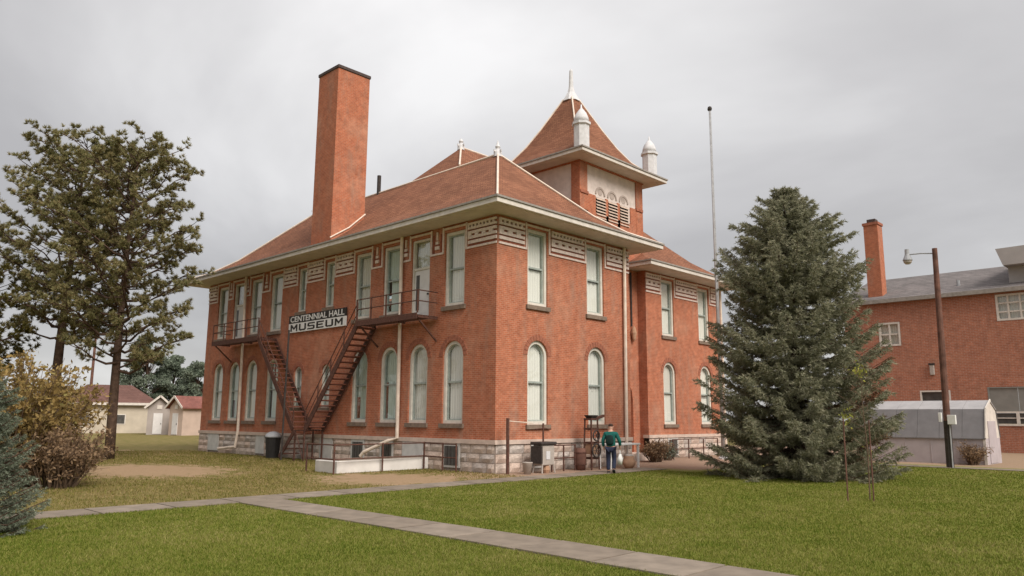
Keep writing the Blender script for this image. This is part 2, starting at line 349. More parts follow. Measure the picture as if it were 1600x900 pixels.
# ------------------------------------------------------------------ ground and paths
gm = MB(); gm.add([(-900,-900,0),(900,-900,0),(900,900,0),(-900,900,0)], [(0,1,2,3)])
struct('ground', gm, 'ground')
def path(name, x0, x1, y0, y1, step, along):
    b_ = MB().box(x0, x1, y0, y1, -0.05, 0.004)
    p = struct(name, b_, 'concrete')
    n = max(1, round(((x1-x0) if along == 'x' else (y1-y0))/step)); base = []
    for k in (0, 1):
        L_ = ((x1-x0) if along == 'x' else (y1-y0))/n - 0.04
        W_ = ((y1-y0) if along == 'x' else (x1-x0)) - 0.01
        mb = MB().box(-L_/2, L_/2, -W_/2, W_/2, 0, 0.02) if along == 'x' else MB().box(-W_/2, W_/2, -L_/2, L_/2, 0, 0.02)
        base.append(mesh('slab', mb, ('concrete', 'concrete2')[k]))
    for i in range(n):
        c = (i+0.5)/n
        o = obj('concrete_slab', base[(i*7+i//3) % 2], None, p)
        o.location = ((x0+(x1-x0)*c, (y0+y1)/2, 0.006+random.uniform(0, .005)) if along == 'x' else ((x0+x1)/2, y0+(y1-y0)*c, 0.006+random.uniform(0, .005)))
        o.rotation_euler = (random.uniform(-.004, .004), random.uniform(-.004, .004), 0)
    return p
path('path', 2.85, 34, -11.28, -10.15, 1.5, 'x')
path('front_path', 1.75, 2.85, -34, 7.0, 1.5, 'y')
path('side_path', 7.5, 26, 16.9, 17.9, 1.6, 'x')

# ------------------------------------------------------------------ the museum building
L = 24.5; YB = 21.1; ZW = 9.9; ZE = 10.05
B = thing('brick_museum', 'large two storey red brick museum with hipped brown roof and corner bell tower', 'museum')
# planes: (origin, u axis, outward axis)
PL = {'A': lambda u, d, z: (u, -d, z), 'B': lambda u, d, z: (d, u, z), 'C': lambda u, d, z: (-2.23+d, u, z), 'K': lambda u, d, z: (-2.75+d, u, z)}
def outline(u0, u1, z0, z1, arched, ins=0.0, seg=10):
    u0 += ins; u1 -= ins; z0 += ins; z1 -= ins
    if not arched: return [(u0,z0),(u1,z0),(u1,z1),(u0,z1)]
    r = (u1-u0)/2; c = (u0+u1)/2; zs = z1-r
    return [(u0,z0),(u1,z0)] + [(c+r*math.cos(math.pi*i/seg), zs+r*math.sin(math.pi*i/seg)) for i in range(seg+1)]
def wall(name, pl, u0, u1, z0, z1, holes, mat='brick', reveal=0.32, parent=B):
    f = PL[pl]; polys = [[(u0,z0),(u1,z0),(u1,z1),(u0,z1)]] + [h for h in holes]
    tr = tessellate_polygon([[Vector((a, b_, 0)) for a, b_ in p] for p in polys])
    flat = [q for p in polys for q in p]; mb = MB()
    mb.add([f(a, 0, b_) for a, b_ in flat], tr)
    for h in holes:
        k = len(h); mb.add([f(a, 0, z) for a, z in h] + [f(a, -reveal, z) for a, z in h], [(i, (i+1) % k, k+(i+1) % k, k+i) for i in range(k)])
    me = bpy.data.meshes.new(name); me.from_pydata(mb.v, [], mb.f); me.materials.append(MT[mat])
    return obj(name, me, None, parent)
def ring(f, a, b_, d0, d1):
    """frame between outline a and inset outline b_, from depth d0 back to d1"""
    k = len(a); mb = MB()
    mb.add([f(u, d0, z) for u, z in a] + [f(u, d0, z) for u, z in b_] + [f(u, d1, z) for u, z in b_],
           [(i, (i+1) % k, k+(i+1) % k, k+i) for i in range(k)] + [(k+i, k+(i+1) % k, 2*k+(i+1) % k, 2*k+i) for i in range(k)])
    return mb
def boxp(f, u0, u1, d0, d1, z0, z1):
    v = [f(u, d, z) for z in (z0, z1) for u, d in ((u0,d0),(u1,d0),(u1,d1),(u0,d1))]
    return MB().add(v, [(0,3,2,1),(4,5,6,7),(0,1,5,4),(1,2,6,5),(2,3,7,6),(3,0,4,7)])
def window(pl, u0, u1, z0, z1, arched, style='curtain', parent=B, sill=True):
    f = PL[pl]; fr = 0.13 if u1-u0 > 1 else 0.09
    o0 = outline(u0, u1, z0, z1, arched, 0.002); o1 = outline(u0, u1, z0, z1, arched, fr); o2 = outline(u0, u1, z0, z1, arched, fr+0.05)
    w = obj('window', ring(f, o0, o1, -0.07, -0.20), 'frame', parent)
    zm = z0 + (z1-z0)*0.50
    sm = ring(f, o1, o2, -0.15, -0.24)
    r_ = boxp(f, u0+fr+.04, u1-fr-.04, -0.145, -0.235, zm-0.035, zm+0.035); sm.add(r_.v, r_.f)
    obj('sash', sm, 'sash', w)
    lo = [(u0+fr, z0+fr), (u1-fr, z0+fr), (u1-fr, zm), (u0+fr, zm)]
    upo = [(u0+fr, zm), (u1-fr, zm)] + [p for p in outline(u0, u1, z0, z1, arched, fr) if p[1] > zm+.01]
    g = 'glass_teal' if style in ('teal', 'half') else 'glass'
    obj('pane', MB().add([f(u, -0.20, z) for u, z in lo], [tuple(range(4))]), g, w)
    obj('pane', MB().add([f(u, -0.19, z) for u, z in upo], [tuple(range(len(upo)))]), g, w)
    # curtain with soft folds
    def curt(a, b_, za, zb, mat):
        n = 14; mb = MB(); top = []
        for i in range(n+1):
            u = a+(b_-a)*i/n; d = -0.265+0.016*math.sin(i*1.9)+0.008*math.sin(i*4.1+u); top.append((u, d))
        mb.add([f(u, d, za) for u, d in top] + [f(u, d, zb) for u, d in top], [(i, i+1, n+2+i, n+1+i) for i in range(n)])
        obj('curtain', mb, mat, w, True)
    a, b_ = u0-.08, u1+.08
    q = random.random(); gap = random.choice((0, 0, .06, .12, .2))*(b_-a)
    if style == 'curtain': curt(a, b_, zm-random.uniform(-.05, .25), z1+.1, 'blind' if q < .45 else 'curtain'); curt(a+gap, b_, z0-.05, zm-.06, 'curtain')
    elif style == 'teal': curt(a, b_, zm-.5, z1+.1, 'blind'); curt(a+(b_-a)*.35, b_, z0-.05, zm-.45, 'blind')
    elif style == 'half': curt(a, b_, zm+.1, z1+.1, 'blind'); curt(a+(b_-a)*.28, b_, z0-.05, zm+.15, 'curtain')
    elif style == 'blind': curt(a, b_, z0-.05, z1+.1, 'blind')
    if sill:
        obj('sill', boxp(f, u0-.10, u1+.10, 0.09, -0.12, z0-.17, z0-.001), 'sill', w)
    if arched:
        c = (u0+u1)/2; r0 = (u1-u0)/2+.004; r1 = r0+.22; zs = z1-(u1-u0)/2; mb = MB(); k = 13
        for i in range(k):
            t0, t1 = math.pi*i/k+.012, math.pi*(i+1)/k-.012
            q = [(c+rr*math.cos(t), zs+rr*math.sin(t)) for rr, t in ((r0,t0),(r1,t0),(r1,t1),(r0,t1))]
            mb.add([f(u, 0.018, z) for u, z in q]+[f(u, -.01, z) for u, z in q], [(0,1,2,3),(0,4,5,1),(1,5,6,2),(2,6,7,3),(3,7,4,0)])
        obj('brick_arch', mb, 'arch_brick', w)
    return w
def door(pl, u0, u1, z0, z1, parent=B):
    f = PL[pl]
    o0 = outline(u0, u1, z0, z1, False, 0.002); o1 = outline(u0, u1, z0, z1, False, 0.09)
    d = obj('door', ring(f, o0, o1, -0.06, -0.20), 'frame', parent)
    zt = z0+2.05
    lf = boxp(f, u0+.09, u1-.09, -0.13, -0.17, z0+.02, zt)
    obj('door_leaf', lf, 'door', d)
    obj('door_pane', boxp(f, u0+.18, u0+.40, -0.122, -0.14, z0+.35, zt-.2), 'darkpane', d)
    obj('door_panel', boxp(f, u0+.5, u1-.18, -0.118, -0.14, z0+.2, z0+.85), 'door', d)
    obj('door_rail', boxp(f, u0+.091, u1-.091, -0.09, -0.19, zt+.003, zt+.10), 'frame', d)
    obj('pane', boxp(f, u0+.10, u1-.10, -0.16, -0.165, zt+.10, z1-.09), 'glass', d)
    mb = MB().add([f(u, -.30, z) for u, z in ((u0,zt),(u1,zt),(u1,z1),(u0,z1))], [(0,1,2,3)]); obj('curtain', mb, 'blind', d)
    obj('handle', boxp(f, u1-.26, u1-.18, -0.08, -0.13, z0+.95, z0+1.02), 'darkiron', d)
H = 0.6
AU = [(-2.4, 'w', 'curtain'), (-4.55, 'd', ''), (-6.55, 'w', 'half'), (-8.7, 'w', 'blind'), (-11.45, 'n', 'curtain'), (-13.95, 'n', 'blind'), (-16.5, 'w', 'curtain'), (-18.7, 'w', 'curtain'), (-20.7, 'd', ''), (-22.65, 'w', 'blind')]
ALs = ['curtain', 'curtain', 'half', 'teal', 'curtain', 'curtain', 'half', 'curtain', 'teal', 'curtain']
ha = []
def dims(k): return {'w': (H, 6.42, 9.48), 'd': (H, 6.12, 9.48), 'n': (0.38, 7.22, 9.48)}[k]
for c, k, s_ in AU:
    w2, a, b_ = dims(k); ha.append(outline(c-w2, c+w2, a, b_, False))
for (c, k, s_) in AU:
    w2, a, b_ = (0.38, 2.45, 4.48) if k == 'n' else (H, 1.78, 5.02); ha.append(outline(c-w2, c+w2, a, b_, True))
wall('wall', 'A', -L, 0.0, 1.2, ZW, ha)
for i, (c, k, s_) in enumerate(AU):
    w2, a, b_ = dims(k)
    if k == 'd': door('A', c-w2, c+w2, a, b_)
    else: window('A', c-w2, c+w2, a, b_, False, s_)
    w2, a, b_ = (0.38, 2.45, 4.48) if k == 'n' else (H, 1.78, 5.02)
    window('A', c-w2, c+w2, a, b_, True, ALs[i])
BU = [2.33, 6.10]; BL = [2.33, 6.12]
hb = [outline(c-H, c+H, 6.42, 9.52, False) for c in BU] + [outline(c-H, c+H, 1.76, 5.04, True) for c in BL]
wall('wall', 'B', 0.0, 8.6, 1.2, ZW, hb)
for c in BU: window('B', c-H, c+H, 6.42, 9.52, False)
for c in BL: window('B', c-H, c+H, 1.76, 5.04, True)
CU = [15.4, 19.2]
hc = [outline(c-H, c+H, 6.42, 9.50, False) for c in CU] + [outline(c-H, c+H, 1.73, 5.03, True) for c in CU]
wall('wall', 'C', 13.3, YB, 1.2, ZW, hc)
for c in CU: window('C', c-H, c+H, 6.42, 9.50, False); window('C', c-H, c+H, 1.73, 5.03, True)
# recessed entrance bay with an arched doorway, and the plain hidden walls
wall('wall', 'K', 8.6, 13.3, 0.0, 12.3, [outline(9.3, 12.72, 0.35, 4.55, True)], reveal=0.9)
mb = MB(); f = PL['K']
mb.add([f(9.25, -.9, 0), f(12.8, -.9, 0), f(12.8, -.9, 4.6), f(9.25, -.9, 4.6)], [(0,1,2,3)]); obj('entrance_back', mb, 'brick', B)
obj('entrance_door', boxp(f, 10.2, 11.8, -0.78, -0.88, 0.35, 2.9), 'door', B)
obj('entrance_step', boxp(f, 9.3, 12.72, 1.2, -0.9, 0.004, 0.34), 'table', B)
mb = MB()
for q in (((0,8.6),(-2.75,8.6)), ((-2.75,13.3),(-2.23,13.3)), ((-2.23,YB),(-L,YB)), ((-L,YB),(-L,0))):
    (x0,y0),(x1,y1) = q; mb.add([(x0,y0,0),(x1,y1,0),(x1,y1,ZW),(x0,y0,ZW)], [(0,1,2,3)])
obj('wall', mb, 'brick', B)
# ---- stone base, block by block
def roughblock(seed):
    bm = bmesh.new(); bmesh.ops.create_grid(bm, x_segments=4, y_segments=2, size=0.5)
    r_ = random.Random(seed)
    for v in bm.verts:
        x, y = v.co.x, v.co.y; edge = abs(x) > .49 or abs(y) > .49
        v.co = Vector((x, 0 if edge else -r_.uniform(.55, 1.0), y))
    ed = [e for e in bm.edges if e.is_boundary]
    r2 = bmesh.ops.extrude_edge_only(bm, edges=ed)
    for g in r2['geom']:
        if isinstance(g, bmesh.types.BMVert): g.co.y = 1.2
    me = bpy.data.meshes.new('stone_block'); bm.to_mesh(me); bm.free(); return me
blocks = []
for mt_ in ('stone', 'stone2', 'stone3', 'stone'):
    for q in range(3):
        me = roughblock(q*10+len(blocks)); me.materials.append(MT[mt_]); blocks.append(me)
def base(pl, u0, u1, openings):
    f = PL[pl]
    obj('base_core', boxp(f, u0, u1, 0.02, -0.3, 0, 1.04), 'mortar', B)
    obj('water_table', boxp(f, u0-(0.08 if pl != 'A' else 0), u1+(0.08 if pl == 'A' else 0), 0.09, -0.3, 1.04, 1.2), 'table', B)
    rows = [(0.0, 0.36), (0.36, 0.69), (0.69, 1.035)]
    for ri, (z0, z1) in enumerate(rows):
        u = u0
        while u < u1-.02:
            w = random.uniform(0.55, 1.0)*(1.0 if pl == 'A' else .9); w = min(w, u1-u)
            if u1-(u+w) < 0.3: w = u1-u
            segs = [(u, u+w)]
            for (a, b_) in openings:
                segs = [x for (p, q) in segs for x in ((p, min(q, a)), (max(p, b_), q)) if x[1]-x[0] > .12]
            for p, q in segs:
                o = obj('stone_block', random.choice(blocks), None, B)
                c = f((p+q)/2, 0.03, (z0+z1)/2); o.location = c
                o.scale = (q-p-.025, random.uniform(.04, .075), z1-z0-.022)
                if pl != 'A': o.rotation_euler = (0, 0, R(90))
            u += w
opA = [(-23.25, -21.95), (-17.7, -16.85), (-11.6, -10.55), (-9.05, -8.05), (-6.9, -6.0), (-5.38, -4.05), (-2.85, -1.85)]
base('A', -L, 0.0, opA); base('B', 0.0, 8.6, [(1.9, 2.8)]); base('C', 13.3, YB, [(15.0, 16.0)])
f = PL['A']
for (a, b_), st in zip(opA, 'wwwddwd'):
    o = obj('basement_window' if st == 'd' else 'board', boxp(f, a, b_, 0.06, -0.1, 0.12, 1.035), 'board', B)
    if st == 'd':
        obj('pane', boxp(f, a+.12, b_-.10, 0.068, 0.0, 0.2, 0.93), 'darkpane', o)
        mb = MB()
        for k in range(1, 4): u = a+.12+(b_-a-.22)*k/4; r_ = boxp(f, u-.012, u+.012, .085, .07, .2, .93); mb.add(r_.v, r_.f)
        obj('window_bars', mb, 'darkiron', o)
for pl, a, b_ in (('B', 1.9, 2.8), ('C', 15.0, 16.0)):
    o = obj('basement_window', boxp(PL[pl], a, b_, 0.05, -0.1, 0.12, 1.035), 'board', B)
    obj('pane', boxp(PL[pl], a+.1, b_-.1, 0.058, 0, .2, .93), 'darkpane', o)
# ---- white patterned frieze between the upper windows
def frieze(pl, a, b_, zt=9.62, lw=True, rw=True):
    f = PL[pl]; wide = b_-a > 1.0; mb = MB(); md = MB()
    def bar(m_, u0, u1, z0, z1, d=.045): r_ = boxp(f, u0, u1, d, -.02, z0, z1); m_.add(r_.v, r_.f)
    i0 = a + (.16 if lw else 0.0); i1 = b_ - (.16 if rw else 0.0)
    if lw: bar(mb, a+.015, a+.085, 8.62, 9.72); 
    if rw: bar(mb, b_-.085, b_-.015, 8.62, 9.72)
    bar(mb, a+.087 if lw else a, b_-.087 if rw else b_, 8.62, 8.70)
    if wide:
        bar(md, i0, i1, 8.702, 8.80, .012)
        n = max(2, round((i1-i0)/.42)); w = (i1-i0)/n; g = .004
        bar(mb, i0, i1, 8.802, 8.93, .05)
        bar(md, i0, i1, 8.932, 8.995, .010)
        bar(mb, i0, i1, 8.997, 9.11, .06)
        for k in range(n):
            bar(mb, i0+w*k, i0+w*k+w*.5, 9.112, 9.195, .062); bar(md, i0+w*k+w*.5+g, i0+w*(k+1)-g, 9.112, 9.195, .005)
        bar(mb, i0, i1, 9.197, 9.31, .07)
        bar(md, i0, i1, 9.312, 9.375, .010)
        bar(mb, i0, i1, 9.377, 9.47, .075)
        for k in range(n*2):
            bar(mb, i0+w*k/2, i0+w*k/2+w*.22, 9.472, 9.56, .078); bar(md, i0+w*k/2+w*.22+g, i0+w*(k+1)/2-g, 9.472, 9.56, .005)
        bar(mb, i0, i1, 9.562, 9.64, .085)
    else:
        c = (a+b_)/2
        bar(mb, c-.13, c+.13, 8.86, 9.0, .05); bar(md, c-.13, c+.13, 9.002, 9.08, .02); bar(mb, c-.09, c+.09, 9.082, 9.2, .05)
        bar(md, a+.1, c-.18, 8.72, 9.5, .012); bar(md, c+.18, b_-.1, 8.72, 9.5, .012)
        bar(mb, c-.04, c+.04, 9.25, 9.6, .05)
    o = obj('frieze_panel', mb, 'frieze', B); obj('frieze_recess', md, 'frieze_dark', o)
def lintel(pl, a, b_):
    f = PL[pl]
    r_ = boxp(f, a-.10, b_+.10, .05, -.02, 9.60, 9.68); o = obj('window_hood', r_, 'frieze', B)
    obj('hood_dark_course', boxp(f, a-.10, b_+.10, .035, -.02, 9.682, 9.78), 'frieze_dark', o)  # dark red brick course above the white hood
edges = sorted([(c-dims(k)[0]-.03, c+dims(k)[0]+.03) for c, k, _ in AU])
prev = -L
for a, b_ in edges:
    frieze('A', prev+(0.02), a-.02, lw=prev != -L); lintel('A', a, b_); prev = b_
frieze('A', prev+.02, 0.0, rw=False)
prev = 0.085
for c in BU: frieze('B', prev, c-H-.05, lw=prev > 1); lintel('B', c-H-.03, c+H+.03); prev = c+H+.05
frieze('B', prev, 8.6, rw=False)
prev = 13.3
for c in CU: frieze('C', prev, c-H-.05, lw=prev > 13.5); lintel('C', c-H-.03, c+H+.03); prev = c+H+.05
frieze('C', prev, YB, rw=False)
# ---- roofs with flared eaves
def hip(x0, x1, y0, y1, prof, par, name='roof', mat='roof'):
    mb = MB(); rings = []
    for t, z in prof:
        rings.append([(x0+t,y0+t,z),(x1-t,y0+t,z),(x1-t,y1-t,z),(x0+t,y1-t,z)])
    vs = [v for r_ in rings for v in r_]; fs = []
    for i in range(len(rings)-1):
        for j in range(4): fs.append((i*4+j, i*4+(j+1) % 4, i*4+4+(j+1) % 4, i*4+4+j))
    fs.append((3,2,1,0)); k = (len(rings)-1)*4
    if prof[-1][0] < min(x1-x0, y1-y0)/2-.01: fs.append((k,k+1,k+2,k+3))
    mb.add(vs, fs); me = bpy.data.meshes.new(name); me.from_pydata(mb.v, [], mb.f); me.materials.append(MT[mat])
    bm = bmesh.new(); bm.from_mesh(me); bmesh.ops.remove_doubles(bm, verts=bm.verts, dist=.001)
    bmesh.ops.dissolve_degenerate(bm, dist=.001, edges=bm.edges); bmesh.ops.recalc_face_normals(bm, faces=bm.faces); bm.to_mesh(me); bm.free()
    return obj(name, me, None, par)
def eaves(x0, x1, y0, y1, z, par, h=0.26, skip=()):
    """white boxed eave: gutter fascia in two steps, and a soffit slab"""
    obj('soffit', MB().box(x0+.12, x1-.12, y0+.12, y1-.12, z-h-.02, z-h+.08), 'soffit', par)
    mb = MB(); t = MB()
    for (a, b_, c, d) in ((x0, x1, y0, y0+.14), (x0, x1, y1-.14, y1), (x0, x0+.14, y0+.141, y1-.141), (x1-.14, x1, y0+.141, y1-.141)):
        mb.box(a, b_, c, d, z-h, z-.07)
    for (a, b_, c, d) in ((x0-.05, x1+.05, y0-.05, y0+.10), (x0-.05, x1+.05, y1-.10, y1+.05), (x0-.05, x0+.10, y0+.101, y1-.101), (x1-.10, x1+.05, y0+.101, y1-.101)):
        t.box(a, b_, c, d, z-.069, z+.005)
    g = obj('gutter', mb, 'white', par, bevel=.012); obj('gutter_rim', t, 'gutter_top', g)
OV = 1.18
X0, X1, Y0, Y1 = -L-OV, OV, -OV, 8.6+OV
eaves(X0, X1, Y0, Y1, ZE, B)
rf = hip(X0+.03, X1-.03, Y0+.03, Y1-.03, [(0, ZE-.03), (1.2, 10.55), (2.3, 11.32), (5.45, 14.30)], B)
CX0, CX1, CY0, CY1 = -L-.6, -2.23+OV, 13.3-OV, YB+OV
eaves(CX0, CX1, CY0, CY1, ZE-.012, B)
rf2 = hip(CX0+.03, CX1-.03, CY0+.03, CY1-.03, [(0, ZE-.04), (1.2, 10.55), (2.3, 11.32), (5.08, 13.95)], B)
rf3 = hip(-13.6, -4.5, 1.67, 20.8, [(0, 11.6), (4.55, 16.35)], B)
# hip and ridge flashings, finials
fl = MB()
def flash(mb, pts, r=.05): mb.tube(pts, r, 6)
def hippts(cx, cy, sx, sy, prof): return [(cx+sx*t, cy+sy*t, z+.02) for t, z in prof]
pr = [(0.03, ZE-.02), (1.2, 10.56), (2.3, 11.33), (5.45, 14.31)]
flash(fl, hippts(X1, Y0, -1, 1, pr)); flash(fl, hippts(X1, Y1, -1, -1, pr)); flash(fl, hippts(X0, Y0, 1, 1, pr))
flash(fl, [(X1-5.48, 4.3, 14.33), (X0+5.48, 4.3, 14.33)], .06)
flash(fl, [(-6.95, 4.25, 14.4), (-9.05, 6.22, 16.37)]); flash(fl, [(-9.05, 6.22, 16.37), (-9.05, 16.2, 16.37)])
obj('ridge_flashing', fl, 'pipe', rf)
def finial(x, y, z, h, par):
    mb = MB().lathe((x, y, z-.1), [(.20, 0), (.16, .25), (.09, .4), (.13, .5), (.07, .62), (.03, h), (.005, h+.1)], 10)
    mb.box(x-.02, x+.02, y-.26, y+.26, z+.12, z+.22); mb.box(x-.26, x+.26, y-.02, y+.02, z+.12, z+.22)
    return obj('roof_finial', mb, 'galv', par)
finial(X1-5.5, 4.3, 14.3, 0.75, rf); finial(-9.05, 6.22, 16.3, 0.6, rf3)
finial(X0+5.5, 4.3, 14.3, 0.75, rf)
obj('vent_pipe', MB().tube([(-13.7, 4.3, 14.2), (-13.7, 4.3, 15.35)], .11, 10), 'darkiron', rf)
# ---- chimney
ch = obj('chimney', MB().box(-13.35, -11.55, -0.004, 1.92, 9.9, 19.6), 'brick_hi', B)
obj('chimney_cap', MB().box(-13.40, -11.50, -0.05, 1.97, 19.602, 19.78), 'cap', ch, bevel=.02)
obj('chimney_flue', MB().box(-13.1, -11.8, .25, 1.67, 19.782, 19.83), 'dark', ch)
obj('chimney_flashing', MB().tube([(-11.53, -.06, 10.68), (-11.53, 1.0, 11.37), (-11.53, 1.95, 12.25)], .04, 6), 'pipe', ch)
# ---- bell tower
TX1, TY0, TY1 = -2.75, 8.52, 14.0; TX0 = TX1-5.5; TC = ((TX0+TX1)/2, (TY0+TY1)/2)
tw = obj('tower', MB().box(TX0+.05, TX1-.06, TY0+.05, TY1-.05, 9.0, 14.85), 'white_stucco', B)
def pier(x0, x1, y0, y1):
    obj('tower_pier', MB().box(x0, x1, y0, y1, 9.0, 14.72), 'brick_hi', tw)
for xa, xb in ((TX1-.55, TX1), (TX0, TX0+.55)):
    for ya, yb in ((TY0, TY0+.62), (TY1-.62, TY1)): pier(xa, xb, ya, yb)
f = lambda u, d, z: (TX1+d, u, z)
obj('tower_brick', boxp(f, TY0+.621, TY0+1.30, -.01, -.3, 9.0, 13.2), 'brick_hi', tw)
obj('tower_brick', boxp(f, TY1-1.15, TY1-.621, -.01, -.3, 9.0, 13.2), 'brick_hi', tw)
obj('tower_band', boxp(f, TY0+.03, TY0+.66, .05, -.1, 13.12, 13.26), 'arch_brick', tw); obj('tower_band', boxp(f, TY1-.66, TY1-.03, .05, -.1, 13.12, 13.26), 'arch_brick', tw)
for k in range(3):
    u0 = TY0+1.32+k*1.02; u1 = u0+.80
    lv = obj('louver', boxp(f, u0, u1, -.05, -.055, 12.0, 13.15), 'dark', tw)
    for j in range(7):
        z = 12.05+j*.16
        mb = MB().add([f(u0, -.04, z+.10), f(u1, -.04, z+.10), f(u1, .05, z), f(u0, .05, z), f(u0, -.04, z+.125), f(u1, -.04, z+.125), f(u1, .05, z+.025), f(u0, .05, z+.025)], [(0,1,2,3),(4,5,6,7),(3,2,6,7),(0,3,7,4),(1,2,6,5)])
        obj('louver_slat', mb, 'louver', lv)
    if k < 2: obj('tower_mullion', boxp(f, u1+.002, u1+.218, .0, -.3, 9.0, 13.2), 'brick_hi', tw)
    c = (u0+u1)/2; mb = MB(); r0, r1 = .32, .42
    mb.add([f(c+r_*math.cos(math.pi*i/10), d, 13.32+r_*math.sin(math.pi*i/10)) for d in (-.02, -.08) for r_ in (r0, r1) for i in range(11)],
           [(i, i+1, 12+i, 11+i) for i in range(10)] + [(i, i+1, 23+i, 22+i) for i in range(10)] + [(11+i, 12+i, 34+i, 33+i) for i in range(10)])
    obj('blind_arch', mb, 'relief', tw)
    obj('blind_roundel', MB().add([f(c+.2*math.cos(t*math.pi/6), -.045, 13.48+.2*math.sin(t*math.pi/6)) for t in range(12)] + [f(c+.2*math.cos(t*math.pi/6), -.09, 13.48+.2*math.sin(t*math.pi/6)) for t in range(12)], [tuple(range(12))] + [(t, (t+1) % 12, 12+(t+1) % 12, 12+t) for t in range(12)]), 'relief', tw)
TE = 3.72; TZ = 15.05
eaves(TC[0]-TE, TC[0]+TE, TC[1]-TE, TC[1]+TE, TZ, tw, .24)
obj('tower_cornice', MB().box(TX0-.05, TX1+.05, TY0-.05, TY1+.05, 14.722, 14.80), 'brick_hi', tw)
tp = [(0, TZ-.03), (.75, 15.40), (1.35, 15.95), (1.9, 16.75), (2.45, 17.75), (2.95, 18.75), (3.38, 19.62)]
tr = hip(TC[0]-TE+.03, TC[0]+TE-.03, TC[1]-TE+.03, TC[1]+TE-.03, [(t, z) for t, z in tp], tw, 'tower_roof')
fl = MB()
for sx_, sy_ in ((1,-1),(-1,-1),(1,1)):
    flash(fl, [(TC[0]+sx_*(TE-.03-t), TC[1]+sy_*(TE-.03-t), z+.02) for t, z in tp], .045)
obj('ridge_flashing', fl, 'pipe', tr)
obj('spire_base', MB().lathe((TC[0], TC[1], 19.5), [(.50, 0), (.40, .22), (.22, .55), (.15, .85), (.13, 1.0)], 8), 'galv', tr)
obj('spire', MB().lathe((TC[0], TC[1], 20.5), [(.13, 0), (.11, .6), (.10, .85), (.05, .95)], 8), 'galv', tr)
for (x, y) in ((TC[0]+TE-.62, TC[1]-TE+.72), (TC[0]+TE-.62, TC[1]+TE-.72)):
    tu = obj('turret', MB().lathe((x, y, 15.1), [(.40, 0), (.40, 1.28), (.48, 1.30), (.48, 1.42), (.40, 1.45)], 8), 'galv', tw)
    obj('turret_dome', MB().lathe((x, y, 16.55), [(.40, 0), (.37, .22), (.28, .45), (.13, .66), (.05, .76), (.03, .95)], 12), 'galv', tu, True)
# ---- downspouts
obj('downspout', MB().tube([(-5.72, -.13, 9.75), (-5.72, -.13, 9.3), (-5.66, -.12, 1.15), (-6.0, -.3, 1.05), (-7.1, -.75, .55), (-7.25, -.8, .38)], .075, 8), 'pipe', B)
obj('downspout', MB().tube([(-19.75, -.13, 9.75), (-19.75, -.13, 9.3), (-19.6, -.12, 1.2), (-19.65, -.2, .4), (-21.3, -.35, .25)], .075, 8), 'pipe', B)
obj('downspout', MB().tube([(.13, 8.14, 9.75), (.13, 8.13, 9.3), (.12, 8.05, .35), (.4, 8.05, .12)], .075, 8), 'pipe', B)
obj('downspout', MB().tube([(-2.1, 21.0, 9.7), (-2.1, 21.0, .3)], .075, 8), 'pipe', B)
cd = obj('conduit', MB().tube([(-2.70, 12.66, 9.6), (-2.70, 12.66, 6.75)], .05, 6), 'darkiron', B)
obj('wall_lantern', MB().lathe((-2.6, 12.7, 5.95), [(.03, 0), (.10, .15), (.15, .45), (.12, .62), (.05, .8)], 8), 'clay', B)
# ------------------------------------------------------------------ sign on the wall
sg = thing('museum_sign', 'two line black and white CENTENNIAL HALL MUSEUM sign fixed high on the brick wall', 'sign', (-12.35, -.05, 6.2))
obj('lower_panel', MB().box(-2.55, 2.55, -.05, 0, 0, .46), 'white_sign', sg)
obj('upper_panel', MB().box(-2.55, 2.55, -.052, 0, .464, .86), 'black_sign', sg)
def text(s_, parent, size, loc, mat, width, bold=0.0):
    cu = bpy.data.curves.new('lettering', 'FONT'); cu.body = s_; cu.size = size; cu.align_x = 'CENTER'; cu.extrude = .004; cu.offset = bold
    to = bpy.data.objects.new('lettering_source', cu); COL.objects.link(to); bpy.context.view_layer.update()
    me = bpy.data.meshes.new_from_object(to.evaluated_get(bpy.context.evaluated_depsgraph_get())); bpy.data.objects.remove(to)
    me.materials.clear(); me.materials.append(MT[mat])
    xs = [v.co.x for v in me.vertices]; k = width/(max(xs)-min(xs)); par_ = list(range(len(me.vertices)))
    def find(i):
        while par_[i] != i: par_[i] = par_[par_[i]]; i = par_[i]
        return i
    for e_ in me.edges: par_[find(e_.vertices[0])] = find(e_.vertices[1])
    grp = {}
    for p in me.polygons: grp.setdefault(find(p.vertices[0]), []).append(p)
    for g in sorted(grp.values(), key=lambda g: min(me.vertices[i].co.x for p in g for i in p.vertices)):
        ids = sorted({i for p in g for i in p.vertices}); mp_ = {i: n for n, i in enumerate(ids)}; mb = MB()
        c = sum(me.vertices[i].co.x for i in ids)/len(ids)
        mb.add([((me.vertices[i].co.x-c)*k, -me.vertices[i].co.z, me.vertices[i].co.y) for i in ids], [tuple(mp_[i] for i in p.vertices) for p in g])
        obj('letter', mb, mat, parent, loc=(loc[0]+c*k, loc[1], loc[2]))
text('CENTENNIAL HALL', sg, .40, (0, -.058, .53), 'white_sign', 4.8, .006)
